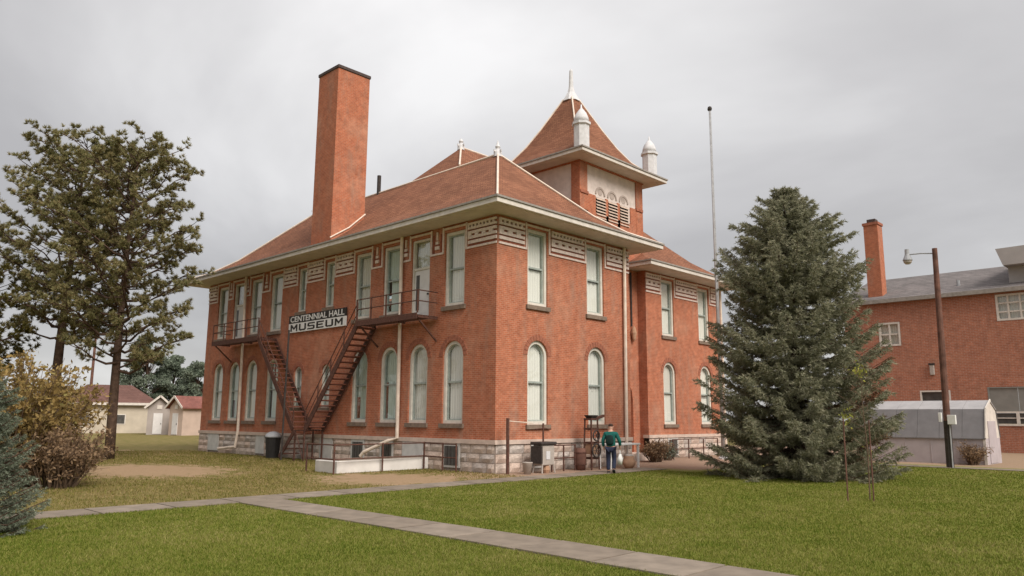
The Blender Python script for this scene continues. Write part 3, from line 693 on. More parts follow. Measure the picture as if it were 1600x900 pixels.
GL = {'M': [(0,0),(.2,0),(.2,.6),(.5,.2),(.8,.6),(.8,0),(1,0),(1,1),(.8,1),(.5,.52),(.2,1),(0,1)], 'U': [(0,1),(0,.16),(.16,0),(.84,0),(1,.16),(1,1),(.77,1),(.77,.2),(.23,.2),(.23,1)],
      'S': [(0,0),(.84,0),(1,.13),(1,.48),(.84,.6),(.23,.6),(.23,.81),(1,.81),(1,1),(.16,1),(0,.87),(0,.52),(.16,.41),(.77,.41),(.77,.19),(0,.19)], 'E': [(0,0),(1,0),(1,.19),(.23,.19),(.23,.41),(.85,.41),(.85,.6),(.23,.6),(.23,.81),(1,.81),(1,1),(0,1)]}
for i, c in enumerate('MUSEUM'):
    obj('letter', MB().prism([(-2.36+i*.80+q*.66, -.052, .06+z*.34) for q, z in GL[c]], (0, -.006, 0)), 'black_sign', sg)

# ------------------------------------------------------------------ fire escapes
def fire_escape(label, xa, xb, xs, xe, zt, zb, loc):
    """platform from xa to xb; flight from (xs, zt) down to (xe, zb)"""
    t = thing('fire_escape', label, 'fire escape', loc, 0, 'iron fire escapes on the side wall')
    ox = loc[0]; X = lambda x: x-ox; ya, yb = -1.12, -.10
    pm = MB()
    for k in range(9): y = ya+(yb-ya)*k/8; pm.box(X(xa), X(xb), y-.035, y+.035, zt-.05, zt)
    for x in (xa, (xa+xb)/2, xb): pm.box(X(x)-.03, X(x)+.03, ya, yb, zt-.13, zt-.052)
    obj('platform', pm, 'iron', t)
    obj('platform_edge', MB().box(X(xa)-.02, X(xb)+.02, ya-.06, ya-.037, zt-.18, zt+.06), 'iron', t)
    for x in (xa+.1, xb-.1): obj('bracket', MB().obox((X(x), yb+.08, zt-1.0), (X(x), ya+.1, zt-.14), .06, .06), 'iron', t)
    n = 4; lo, hi = min(xa, xb), max(xa, xb)
    for k in range(n+1):
        x = lo+(hi-lo)*k/n; obj('railing_post', MB().box(X(x)-.025, X(x)+.025, ya-.03, ya+.02, zt+.061, zt+.98), 'iron', t)
    for z in (.55, .98): obj('railing', MB().tube([(X(lo), ya, zt+z), (X(hi), ya, zt+z)], .025, 6), 'iron', t)
    end = xb if abs(xb-xs) > abs(xa-xs) else xa
    for z in (.55, .98): obj('railing', MB().tube([(X(end), ya, zt+z), (X(end), yb, zt+z)], .025, 6), 'iron', t)
    for y in (ya+.03, yb-.05): obj('stringer', MB().obox((X(xs), y, zt-.08), (X(xe), y, zb), .05, .26), 'iron', t)
    n = 19; s0 = 1 if xe > xs else -1
    tm = mesh('tread', MB().box(-.15, .15, -.42, .42, -.02, .02), 'tread')
    for k in range(n):
        q = (k+.5)/n; o = obj('tread', tm, None, t); o.location = (X(xs+(xe-xs)*q), (ya+yb)/2-.01, zt-.08+(zb-zt+.08)*q); o.rotation_euler = (0, 0.10*s0, 0)
    for y in (ya+.03,):
        obj('handrail', MB().tube([(X(xs), y, zt+.85), (X(xe), y, zb+.9)], .025, 6), 'iron', t)
        obj('handrail', MB().tube([(X(xs), y, zt+.4), (X(xe), y, zb+.45)], .018, 6), 'iron', t)
        for q in (0, .25, .5, .75, 1): x = xs+(xe-xs)*q; z = zt+(zb-zt)*q; obj('railing_post', MB().box(X(x)-.02, X(x)+.02, y-.02, y+.02, z, z+.88), 'iron', t)
    return t
fe = fire_escape('rusty fire escape descending leftwards under the museum sign from the nearer upper door', -7.45, -3.3, -7.45, -11.25, 6.05, 1.42, (-7.4, 0, 0))
lx = 7.4
ld = MB()
for k in range(7): ld.box(-12.1+lx, -11.2+lx, -1.12+k*.16, -1.04+k*.16, 1.36, 1.41)
for x in (-12.05, -11.25):
    for y in (-1.1, -.15): ld.box(x+lx-.03, x+lx+.03, y-.03, y+.03, 0, 1.359)
obj('landing', ld, 'iron', fe)
obj('landing_brace', MB().tube([(-11.3+lx, -1.1, .1), (-12.0+lx, -1.1, 1.3)], .025, 6), 'iron', fe)
for k in range(5): obj('tread', MB().box(-12.35-k*.24+lx, -12.12-k*.24+lx, -1.1, -.2, 1.18-k*.23, 1.22-k*.23), 'tread', fe)
obj('stringer', MB().obox((-12.1+lx, -1.11, 1.36), (-13.35+lx, -1.11, .12), .05, .2), 'iron', fe)
fire_escape('rusty fire escape descending rightwards from the farther white upper door', -21.2, -16.1, -16.1, -12.3, 6.02, 1.42, (-19.0, 0, 0))
pp = tag(obj('standpipe', MB().tube([(-12.75, -1.35, 0), (-12.75, -1.3, 6.1)], .045, 8), 'darkiron'), 'thin dark vertical iron pipe rising from the ground to the museum sign', 'pipe')
# ------------------------------------------------------------------ things along the side wall
bn = thing('rubbish_bin', 'tall black rubbish bin with a grey domed lid by the stone base', 'bin', (-14.65, -.75, 0))
obj('body', MB().lathe((0,0,0), [(.30, 0), (.37, .95), (.39, .96), (.39, 1.0)], 16), 'bin', bn, False)
obj('lid', MB().lathe((0,0,1.0), [(.40, .002), (.40, .06), (.33, .18), (.18, .27), (.05, .29)], 16), 'lampgrey', bn, True)
rp_ = thing('basement_entrance', 'low whitewashed concrete wall of the basement entrance standing out from the museum', 'ramp', (-4.4, -2.2, 0))
obj('ramp_slab', MB().box(-.72, .72, -2.1, 2.15, 0, .44), 'whitewash', rp_, bevel=.02)
obj('deck', MB().box(-.60, .60, -1.95, 2.14, .4405, .462), 'concrete2', rp_)
def railing(label, pts, zs, h, loc, braces=()):
    t = thing('pipe_railing', label, 'railing', loc)
    P = [Vector((p[0]-loc[0], p[1]-loc[1], 0)) for p in pts]
    for p in P: obj('post', MB().tube([p, p+Vector((0,0,h))], .032, 8), 'iron', t)
    for z in zs: obj('rail', MB().tube([p+Vector((0,0,z)) for p in P], .026, 6), 'iron', t)
    return t
railing('dark pipe railing round the whitewashed basement entrance beside the downspout', [(-5.3, -4.55), (-3.5, -4.55), (-3.55, -2.4), (-3.6, -.35), (-2.2, -.6), (-1.5, -.55)], (.52, 1.02), 1.06, (-3.6, -4.5, 0))
railing('short dark pipe railing between the old box machine and the brown wooden tub', [(.75, 2.3), (.75, 3.0), (.75, 3.7)], (.5, .98), 1.0, (.75, 3.0, 0))
railing('dark pipe railing at the far wing behind the spruce', [(-1.2, 13.9), (-1.2, 15.4), (-1.2, 16.9), (-1.2, 18.4)], (.5, .98), 1.0, (-1.2, 15.4, 0))

# ------------------------------------------------------------------ yard exhibits in front of the end wall
t = thing('post_frame', 'tall rusty iron post with a thin pale crossbar near the corner', 'post', (.5, .15, 0))
obj('post', MB().tube([(0,0,0), (0,0,2.0)], .06, 8), 'iron', t)
obj('crossbar', MB().tube([(0,.0,1.9), (0.1,1.25,1.82)], .018, 6), 'pipe', t)
t = thing('washing_machine', 'old grey box machine with black lid and tall handle near the museum corner', 'machine', (.85, 1.7, 0))
obj('tub', MB().box(-.24, .24, -.32, .38, .28, 1.02), 'pail', t, bevel=.03)
obj('lid', MB().box(-.30, .30, -.42, .46, 1.022, 1.14), 'darkiron', t, bevel=.03)
obj('side_panel', MB().box(-.26, .26, -.40, -.322, .35, .98), 'darkiron', t)
for x in (-.2, .2):
    for y in (-.28, .34): obj('leg', MB().tube([(x, y, .30), (x*1.15, y*1.15, 0)], .03, 6), 'pail', t)
obj('gauge_plate', MB().box(.242, .262, -.12, .10, .5, .8), 'galv', t)
obj('crank_post', MB().tube([(0,.0,1.14), (0,.0,1.82)], .035, 8), 'iron', t)
obj('crank_handle', MB().tube([(0,-.45,1.60), (0,0,1.63), (0,.45,1.60)], .025, 6), 'iron', t)
obj('drain_pot', MB().lathe((.1, .05, 0), [(.10, 0), (.15, .12), (.12, .27)], 10), 'clay', t)
t = thing('bucket', 'small pale bucket standing left of the old box machine', 'bucket', (.95, .72, 0))
obj('body', MB().lathe((0,0,0), [(.13, 0), (.19, .40), (.20, .41), (.20, .43), (.17, .43), (.12, .06)], 16), 'pail', t, True)
obj('bail', MB().tube([(0, .19*math.cos(a), .42+.10*math.sin(a)) for a in [math.pi*i/8 for i in range(9)]], .008, 5), 'darkiron', t)
t = thing('barrel_planter', 'weathered brown wooden tub at the end of the pipe railing', 'tub', (.8, 3.95, 0))
obj('body', MB().lathe((0,0,0), [(.20, 0), (.24, .3), (.24, .6), (.21, .85), (.18, .85), (.18, .75)], 14), 'pole', t, True)
for z in (.2, .65): obj('hoop', MB().lathe((0,0,z), [(.238, 0), (.25, .0), (.25, .05), (.238, .05)], 14), 'iron', t)
t = thing('corn_sheller', 'tall dark old iron farm machine with wheels standing below the second window', 'machine', (.9, 4.55, 0))
for x, y in ((-.2,-.25), (.2,-.25), (-.2,.25), (.2,.25)): obj('leg', MB().tube([(x, y, 0), (x*.8, y*.8, 2.0)], .035, 6), 'iron', t)
for z in (.45, 1.05, 1.6, 1.98): obj('crosspiece', MB().box(-.2, .2, -.24, .24, z-.04, z+.04), 'iron', t)
for z, r_ in ((.75, .26), (1.33, .2)):
    wh = MB().tube([(.26, r_*math.cos(a), z+r_*math.sin(a)) for a in [2*math.pi*i/18 for i in range(19)]], .03, 6)
    for i in range(6): a = math.pi*i/3; wh.tube([(.26, 0, z), (.26, r_*math.cos(a), z+r_*math.sin(a))], .014, 5)
    obj('flywheel', wh, 'darkiron', t)
obj('hopper', MB().add([(-.2,-.22,2.14),(.2,-.22,2.14),(.2,.22,2.14),(-.2,.22,2.14),(-.12,-.12,1.99),(.12,-.12,1.99),(.12,.12,1.99),(-.12,.12,1.99)], [(0,1,5,4),(1,2,6,5),(2,3,7,6),(3,0,4,7)]), 'darkiron', t)
obj('spout', MB().obox((0, .2, 1.98), (.05, .75, 2.12), .12, .1), 'iron', t)
obj('body_panel', MB().box(-.16, .16, -.20, .20, .6, 1.0), 'clay', t)
t = thing('white_table', 'white painted table standing behind the walking person', 'table', (1.05, 6.2, 0))
obj('tabletop', MB().box(-.35, .35, -1.05, 1.05, .93, 1.0), 'white_sign', t, bevel=.01)
for x in (-.28, .28):
    for y in (-.95, .95): obj('leg', MB().box(x-.04, x+.04, y-.04, y+.04, 0, .928), 'white_sign', t)
t = thing('clay_pot', 'rounded tan clay pot on the ground beside the white table legs', 'pot', (1.5, 6.25, 0))
obj('body', MB().lathe((0,0,0), [(.14, 0), (.26, .16), (.28, .3), (.2, .44), (.22, .5), (.17, .5), (.15, .4)], 16), 'clay', t, True)
obj('lid', MB().lathe((0,0,.5), [(.2, .002), (.18, .05), (.05, .09)], 12), 'pail', t, True)

# ------------------------------------------------------------------ trees
def rnd_unit(n):
    v = rng.normal(size=(n, 3)); return v/np.linalg.norm(v, axis=1, keepdims=True)
def needles(C, D, per, ln, wd, spread=1.0):
    """thin triangles fanning from points C round directions D"""
    n = len(C)*per
    c = np.repeat(C, per, 0); d = np.repeat(D, per, 0)*(1.0) + rnd_unit(n)*spread
    d /= np.linalg.norm(d, axis=1, keepdims=True)
    s_ = np.cross(d, rnd_unit(n)); s_ /= (np.linalg.norm(s_, axis=1, keepdims=True)+1e-6)
    l = ln*rng.uniform(.7, 1.2, (n, 1)); w = wd*rng.uniform(.7, 1.3, (n, 1))
    V = np.stack([c+d*l*.1-s_*w*.5, c+d*l*.1+s_*w*.5, c+d*l], 1).reshape(-1, 3)
    return V, np.arange(n*3).reshape(-1, 3)
def pine(name, label, loc, h, lean, seed, crown_r, low=.32, ntuft=7, mat='pine', group=None, skew=0.0, rt=.27, limbs=60):
    r_ = random.Random(seed); t = thing(name, label, 'tree', loc, 0, group)
    tm = MB(); P = []
    for i in range(9):
        q = i/8; P.append(Vector((lean*q*h*.1 + .15*math.sin(q*5+seed), .12*math.sin(q*4+seed*2), q*h*.97)))
    tm.tube(P, [rt*(1-.82*(i/8)**1.1) for i in range(9)], 9)
    def at(z):
        q = min(max(z/(h*.97), 0), 1)*8; i = min(int(q), 7); return P[i].lerp(P[i+1], q-i)
    C, D = [], []; lm = MB()
    for k in range(limbs):
        q = low + (1-low)*((k+r_.random())/limbs); z = q*h
        a = k*2.399 + r_.uniform(-.4, .4); qq = (q-low)/(1-low); prof = (.62+1.2*qq if qq < .32 else (1.0-.18*(qq-.32)/.4 if qq < .72 else .82-.6*((qq-.72)/.28)**1.6))
        ln = crown_r*prof*r_.uniform(.65, 1.12) + .3
        ln *= 1+skew*math.cos(a)
        d = Vector((math.cos(a), math.sin(a), 0)); o = at(z); rise = r_.uniform(-.1, .25) + .55*(q-low)
        pts = [o + d*ln*s_ + Vector((0,0, ln*(rise*s_ + .22*s_*s_ - .06*math.sin(s_*6)))) + Vector((0,0,1)).cross(d)*ln*.09*math.sin(s_*5+k) for s_ in (0,.25,.5,.75,1)]
        r0 = .035+.022*ln*(1.1-q)
        lm.tube(pts, [r0, r0*.8, r0*.6, r0*.4, r0*.2], 5)
        nb = int(4+ln*2.2)
        for j in range(nb):
            s_ = .35+.65*(j+r_.random())/nb; i = min(int(s_*4), 3); b0 = pts[i].lerp(pts[i+1], s_*4-i)
            sd = 1 if j % 2 else -1; aa = a + sd*r_.uniform(.35, 1.15); bl = ln*r_.uniform(.16, .34)+.22
            e_ = b0 + Vector((math.cos(aa), math.sin(aa), r_.uniform(.1, .75)))*bl
            lm.tube([b0, (b0+e_)/2+Vector((0,0,-.03)), e_], [.022, .016, .01], 4, False)
            for m_ in range(ntuft):
                s2 = .55+.45*r_.random(); c = b0.lerp(e_, s2)+Vector((r_.gauss(0,.11), r_.gauss(0,.11), r_.gauss(0.04,.09)))
                C.append(c); D.append((e_-b0).normalized()+Vector((0,0,.5)))
            C.append(e_); D.append((e_-b0).normalized()+Vector((0,0,.5)))
    obj('trunk', tm, 'bark', t, True); obj('limbs', lm, 'bark', t)
    V, Fc = needles(np.array(C), np.array(D), 30, .20, .036, 1.3)
    fast('crown', V, Fc, mat, t); return t
def spruce(name, label, loc, h, prof, seed, mat, dens=1.0, needle=.15, nw=.036, group=None, brown=True, tw_l=(.22, .5)):
    r_ = random.Random(seed); t = thing(name, label, 'tree', loc, 0, group)
    obj('trunk', MB().tube([(0,0,0), (0,0,h*.5), (.05,0,h*.97)], [.17*h/9, .1*h/9, .015], 8), 'bark', t)
    def rad(q):   # q = fraction down from the top
        for (a, ra), (b_, rb) in zip(prof, prof[1:]):
            if q <= b_: return ra+(rb-ra)*(q-a)/(b_-a)
        return prof[-1][1]
    lm = MB(); C, D, Cb, Db = [], [], [], []
    z = .12; lay = 0
    while z < h*.985:
        q = 1-z/h; rr = rad(q); nbr = max(5, int((8+rr*(7.5 if q > .42 else 5.5))*dens))
        for k in range(nbr):
            a = 2*math.pi*(k+r_.random()*.8)/nbr + lay*1.3; ln = rr*r_.uniform(.62, 1.08)
            up_ = (.75-q*1.35 if q < .5 else .08-.42*(q-.5)) + r_.uniform(-.10, .10)
            d = Vector((math.cos(a), math.sin(a), 0)); sdv = Vector((-d.y, d.x, 0)); zz_ = max(z+r_.uniform(-.06, .06)*h/9, .15)
            def pos(s_): return Vector((0,0,zz_)) + d*ln*s_ + Vector((0,0, ln*(up_*s_ - .16*math.sin(s_*math.pi)*(q > .3) + .13*max(0, s_-.7)*(q > .3))))
            pts = [pos(s_) for s_ in (0, .33, .66, 1)]; lm.tube(pts, [.03*ln/3+.012, .02*ln/3+.01, .012, .006], 4, False)
            br = brown and q > .62 and math.cos(a-.35) > .8 and r_.random() < .3
            nt_ = int((7+ln*10)*dens)
            for j in range(nt_):
                s_ = .18+.82*((j+r_.random())/nt_)**.8; p = pos(min(s_, 1)); sg_ = 1 if j % 2 else -1
                tl = r_.uniform(*tw_l)*(1.15-.55*s_)*(.5+.5*min(1, ln/2)); dv = (d*.75 + sdv*sg_*r_.uniform(.35, 1.1) + Vector((0,0,r_.uniform(-.42, .10)))).normalized()
                m_ = max(3, int(tl/.055))
                for i in range(m_):
                    c = p + dv*tl*(i+.3)/m_; (Cb if br else C).append(c); (Db if br else D).append(dv)
            for i in range(4): (Cb if br else C).append(pos(1-.03*i)); (Db if br else D).append(d+Vector((0,0,.25)))
        z += (.47 if q > .42 else .27)*h/9.4; lay += 1
    # leaders at the top
    for k in range(9):
        a = k*1.3; rr_ = h*r_.uniform(.025, .06); x, y = rr_*math.cos(a)*(k > 0), rr_*math.sin(a)*(k > 0)
        zt = h*(1.0 if k == 0 else r_.uniform(.88, .99)); tl = [Vector((x*.4, y*.4, zt-h*.11)), Vector((x, y, zt))]
        lm.tube(tl, [.02, .008], 4, False)
        for i in range(16): C.append(tl[0].lerp(tl[1], i/15)); D.append(Vector((0,0,1)))
    obj('limbs', lm, 'bark', t)
    V, Fc = needles(np.array(C), np.array(D), 5, needle, nw, .85); fast('crown', V, Fc, mat, t)
    if Cb: V, Fc = needles(np.array(Cb), np.array(Db), 4, needle, nw*.8, .85); fast('browned_boughs', V, Fc, 'spruce_brown', t)
    return t
spruce('spruce_tree', 'big dense grey green spruce standing on the front lawn', (8.35, 7.0, 0), 10.6,
       [(0, .04), (.05, .5), (.11, 1.0), (.2, 1.75), (.28, 2.3), (.36, 2.55), (.5, 2.8), (.75, 3.4), (.9, 3.45), (1.0, 3.0)], 3, 'spruce')
spruce('spruce_tree', 'blue green spruce at the left edge close to the viewer', (4.05, -16.95, 0), 2.75,
       [(0, .10), (.2, .6), (.45, .95), (.75, 1.25), (.9, 1.3), (1.0, 1.15)], 5, 'bluespruce', 1.3, .065, .014, brown=False, tw_l=(.12, .26))
PG = 'tall pines on the left lawn'
pine('pine_tree', 'tall pine with dark trunk, farther left of the two tall pines', (-21.15, -8.63, 0), 15.0, .15, 11, 3.4, .36, group=PG, skew=.05)
pine('pine_tree', 'tall open crowned pine nearest the museum with a straight reddish trunk', (-18.4, -7.0, 0), 14.7, .25, 23, 3.1, .27, group=PG, skew=.10, rt=.24)
pine('pine_tree', 'yellowish pine at the far left edge with low hanging boughs', (-22.4, -13.0, 0), 8.6, .1, 31, 2.8, .2, 5, 'yellowpine', skew=0, rt=.2, limbs=40)
def shrub(name, label, loc, h, w, nst, nleaf, mat, seed, leaf=.075, spread=.5):
    r_ = random.Random(seed); t = thing(name, label, 'shrub', loc); tm = MB(); C = []
    for k in range(nst):
        a = r_.uniform(0, 2*math.pi); rr = w*math.sqrt(r_.random())*.35; b0 = Vector((rr*math.cos(a), rr*math.sin(a), 0))
        hh = h*r_.uniform(.5, 1.0)*(1-.25*(rr/w)); tip = b0*(1.5+spread*2) + Vector((r_.gauss(0,.2)*w, r_.gauss(0,.2)*w, hh))
        mid = b0.lerp(tip, .5)+Vector((r_.gauss(0,.07), r_.gauss(0,.07), .12*h)); pts = [b0, mid, tip]
        tm.tube(pts, [.022, .014, .005], 4, False)
        for j in range(7):
            s_ = .2+.8*r_.random(); p = (b0.lerp(mid, s_*2) if s_ < .5 else mid.lerp(tip, s_*2-1)); e_ = p+Vector((r_.gauss(0,.22), r_.gauss(0,.22), r_.uniform(-.05, .4)))
            tm.tube([p, e_], [.008, .003], 3, False)
            for m_ in range(nleaf//nst//7+1): C.append(p.lerp(e_, r_.random())+Vector((r_.gauss(0,.06), r_.gauss(0,.06), r_.gauss(0,.06))))
    obj('stems', tm, 'twig', t); C = np.array(C); n = len(C)
    d = rnd_unit(n); s_ = np.cross(d, rnd_unit(n)); s_ /= np.linalg.norm(s_, axis=1, keepdims=True); l = leaf*rng.uniform(.6, 1.3, (n,1))
    V = np.stack([C-d*l, C+s_*l*.5, C+d*l, C-s_*l*.5], 1).reshape(-1, 3)
    fast('leaves', V, np.arange(n*4).reshape(-1, 4), mat, t); return t
SG = 'autumn shrubs on the left lawn'
shrub('shrub', 'large ochre leaved autumn shrub beside the left path', (-5.3, -14.3, 0), 3.9, 2.5, 130, 11000, 'autumn', 41)
shrub('shrub', 'rusty brown twiggy shrub right of the ochre one', (-8.9, -12.35, 0), 3.5, 1.75, 120, 6800, 'autumn', 42, .065)
shrub('shrub', 'low dry brown shrub at the foot of the autumn bushes', (-4.3, -13.1, 0), 1.7, 1.5, 90, 5600, 'brownleaf', 43, .055)
shrub('shrub', 'olive tinged autumn shrub at the left picture edge', (-6.0, -16.4, 0), 3.4, 2.2, 100, 7000, 'autumn', 44, .07)
shrub('dry_weed', 'small dry brown weed clump against the long pale shed', (10.55, 20.55, 0), .9, .7, 40, 1300, 'brownleaf', 47, .045)
shrub('dry_plant', 'low brown dry plant by the base of the far wing', (-.5, 11.2, 0), .95, .8, 50, 2200, 'brownleaf', 45, .05)
shrub('low_plant', 'small dark green clump beside the far wing railing', (-.9, 12.9, 0), .6, .5, 30, 900, 'juniper', 46, .05)
def blobtree(name, label, loc, h, w, mat, seed, n=26000, leaf=.16, group=None):
    r_ = random.Random(seed); t = thing(name, label, 'tree', loc, 0, group)
    obj('trunk', MB().tube([(0,0,0), (.1,0,h*.4), (.0,.1,h*.8)], [.3, .2, .06], 7), 'bark', t)
    lm = MB(); cl = []
    for k in range(70):
        q = r_.uniform(.08, .97); a = r_.uniform(0, 6.283); rr = w*(1-(abs(q-.38)/.68)**2.2)*r_.uniform(.35, .95)
        c = Vector((rr*math.cos(a), rr*math.sin(a), q*h)); cl.append((c, r_.uniform(.10, .2)*w)); lm.tube([(0,0,q*h*.7+.2), c], [.06, .02], 4, False)
    obj('limbs', lm, 'bark', t)
    per = n//len(cl); P = []
    for c, r0 in cl:
        v = rnd_unit(per)*(rng.random((per,1))**.45)*r0*1.5; v[:, 2] *= .8; P.append(v+np.array(c))
    C = np.concatenate(P); k = len(C); d = rnd_unit(k); s_ = np.cross(d, rnd_unit(k)); s_ /= np.linalg.norm(s_, axis=1, keepdims=True); l = leaf*rng.uniform(.5, 1.3, (k,1))
    V = np.stack([C-d*l, C+s_*l*.5, C+d*l, C-s_*l*.5], 1).reshape(-1, 3); fast('crown', V, np.arange(k*4).reshape(-1, 4), mat, t); return t
JG = 'green trees behind the small houses'
blobtree('juniper_tree', 'taller green tree behind the low house, left of its neighbours', (-86.8, 20.2, 0), 12.6, 3.4, 'juniper', 51, group=JG)
blobtree('juniper_tree', 'wide green tree behind the two small sheds', (-88.3, 24.4, 0), 10.3, 3.5, 'juniper', 52, group=JG)
blobtree('juniper_tree', 'green tree farthest right, touching the museum corner', (-83.1, 25.6, 0), 9.3, 3.1, 'juniper', 53, group=JG)
# ------------------------------------------------------------------ sapling with stakes
t = thing('sapling', 'thin bare young tree with a few yellow leaves in front of the big spruce', 'tree', (12.85, .75, 0))
tm = MB(); r_ = random.Random(61); C = []
tm.tube([(0,0,0), (.02,.02,1.2), (-.03,0,2.5), (0,.03,3.3)], [.02, .016, .010, .004], 6)
for k in range(26):
    z = .6+2.6*k/26; a = k*2.4; p = Vector((0,0,z)); e_ = p+Vector((math.cos(a), math.sin(a), .55))*r_.uniform(.3, .75); tm.tube([p, e_], [.006, .002], 4, False)
    for j in range(3): e2 = p.lerp(e_, .4+.2*j)+Vector((r_.gauss(0,.14), r_.gauss(0,.14), .15)); tm.tube([p.lerp(e_, .3+.2*j), e2], [.005, .002], 3, False)
obj('trunk', tm, 'twig', t)
C = []
for c, n in (((-.05, -.1, 3.25), 60), ((-.35, -.2, 2.05), 45), ((.1, .1, 1.3), 10)):
    for j in range(n): C.append(Vector(c)+Vector((r_.gauss(0,.09), r_.gauss(0,.09), r_.gauss(0,.12))))
C = np.array(C); n = len(C); d = rnd_unit(n); s_ = np.cross(d, rnd_unit(n)); l = .05
fast('leaves', np.stack([C-d*l, C+s_*l*.5, C+d*l, C-s_*l*.5], 1).reshape(-1, 3), np.arange(n*4).reshape(-1, 4), 'yellowleaf', t)
for x, y, nm, hh in ((12.59, -.03, 'dark weathered stake left of the young tree', 2.05), (13.1, .3, 'reddish wooden stake right of the young tree', 2.0)):
    tag(obj('stake', MB().tube([(x, y, 0), (x+.01, y, hh)], .018, 7), 'pole' if 'red' in nm else 'twig'), nm, 'stake', 'stakes beside the young tree')
# ------------------------------------------------------------------ flagpole, utility poles
t = thing('flagpole', 'tall white metal flagpole rising beyond the museum wing', 'flagpole', (.38, 16.1, 0))
obj('base', MB().lathe((0,0,0), [(.25, 0), (.25, .08), (.14, .2)], 12), 'galv', t)
obj('pole', MB().tube([(0,0,.1), (0,0,9), (0,0,18.8)], [.10, .085, .055], 10), 'flagpole', t, True)
obj('truck', MB().lathe((0,0,18.8), [(.10, 0), (.13, .08), (.10, .2), (.02, .25)], 10), 'darkiron', t)
obj('halyard', MB().tube([(.1,-.05,.9), (.09,-.05,18.75)], .01, 4), 'lampgrey', t)
t = thing('utility_pole', 'leaning brown wooden pole with a street lamp beside the grey shed', 'utility pole', (10.5, 17.2, 0))
obj('pole', MB().tube([(0,0,0), (.07,0,5), (.13,.02,9.65)], [.15, .135, .11], 12), 'pole', t)
obj('lower_sheath', MB().tube([(-.0,-.0,.0), (.03,0,2.0)], .158, 12), 'darkiron', t)
obj('meter_box', MB().box(.10, .42, -.26, -.10, 1.85, 2.25), 'white_sign', t, bevel=.01)
obj('meter_box', MB().box(-.24, -.12, -.26, -.10, 1.95, 2.35), 'white_sign', t, bevel=.01)
obj('conduit', MB().tube([(.13,-.15,0), (.15,-.15,1.85)], .03, 6), 'lampgrey', t)
obj('lamp_arm', MB().tube([(.10,0,9.42), (-.45,0,9.50), (-1.0,0,9.52)], .03, 6), 'lampgrey', t)
lh = obj('lamp_head', MB().lathe((-1.02,0,9.35), [(.09, .42), (.10, .2), (.13, .1), (.20, -.05), (.21, -.1)], 12), 'lampgrey', t)
obj('lens', MB().lathe((-1.02,0,9.08), [(.10, 0), (.17, .08), (.18, .165)], 12), 'pail', lh)
t = thing('utility_pole', 'distant thin utility pole seen between the two pine trunks', 'utility pole', (-79.9, 11.3, 0))
obj('pole', MB().tube([(0,0,0), (0,0,13.5)], [.2, .13], 8), 'pole', t)
obj('crossarm', MB().box(-.8, .8, -.06, .06, 12.6, 12.75), 'pole', t)
# ------------------------------------------------------------------ low houses far left
def face(x, y): return math.atan2(cam.location.y-y, cam.location.x-x)+math.pi/2
def gable(name, label, cat, loc, w, d, hw, hr, wm, rm, ridge='x', group=None, extra=None, rz=None):
    t = thing(name, label, cat, loc, face(*loc[:2]) if rz is None else rz, group); ov = .35
    obj('wall', MB().box(-w/2, w/2, 0, d, 0, hw), wm, t)
    if ridge == 'y':
        g = MB().prism([(-w/2, .003, hw), (w/2, .003, hw), (0, .003, hr-.06)], (0, d-.01, 0)); obj('gable', g, wm, t)
        for s_ in (-1, 1):
            obj('roof', MB().add([(s_*(w/2+ov), -ov, hw-.18), (0, -ov, hr), (0, d+ov, hr), (s_*(w/2+ov), d+ov, hw-.18), (s_*(w/2+ov), -ov, hw-.05), (0, -ov, hr+.13), (0, d+ov, hr+.13), (s_*(w/2+ov), d+ov, hw-.05)],
                                   [(0,1,2,3),(4,5,6,7),(0,1,5,4),(2,3,7,6),(0,3,7,4)]), rm, t)
            obj('barge_board', MB().obox((s_*(w/2+ov), -ov-.04, hw-.12), (0, -ov-.04, hr+.06), .06, .2), 'white', t)
    else:
        e_ = .5; mb = MB(); z0 = hw
        mb.add([(-w/2-e_, -e_, z0), (w/2+e_, -e_, z0), (w/2+e_, d+e_, z0), (-w/2-e_, d+e_, z0), (-w/2+d*.35, d/2, hr), (w/2-d*.35, d/2, hr)], [(0,1,5,4),(1,2,5),(2,3,4,5),(3,0,4),(0,1,2,3)])
        obj('roof', mb, rm, t); obj('fascia', MB().box(-w/2-e_-.03, w/2+e_+.03, -e_-.05, -e_-.003, z0-.12, z0+.16), 'white', t)
    if extra: extra(t)
    return t
def ex_house(t):
    for x in (1.2, -2.5): w = obj('window', MB().box(x-.75, x+.75, -.04, .02, 1.0, 2.2), 'white', t); obj('pane', MB().box(x-.65, x+.65, -.055, -.041, 1.1, 2.1), 'darkpane', w)
    obj('door', MB().box(4.35, 5.1, -.04, .02, .05, 2.4), 'bin', t)
    obj('porch_post', MB().box(5.55, 5.67, -.5, -.38, 0, 3.2), 'white', t)
gable('low_house', 'low beige house with a maroon hipped roof behind the autumn shrub', 'house', (-75.98, 12.1, 0), 10.4, 8, 3.35, 5.7, 'beige', 'maroon_roof', 'x', None, ex_house)
def ex_shed(t):
    d_ = obj('door', MB().box(-.55, .35, -.05, .02, .1, 2.3), 'door', t); obj('handle', MB().box(.2, .26, -.09, -.051, 1.1, 1.25), 'darkiron', d_)
    obj('gable_vent', MB().lathe((0,0,0), [(.01,0),(.02,.01)], 8), 'white', t)
    obj('vent', MB().box(-.25, .25, -.05, .01, 2.75, 3.15), 'white', t)
SH = 'small gabled sheds far left'
gable('garden_shed', 'small greyish gabled shed with white door and grey roof, next to the low house', 'shed', (-65.5, 13.85, 0), 2.3, 4, 2.95, 4.1, 'greyshed', 'grey_roof', 'y', SH, ex_shed)
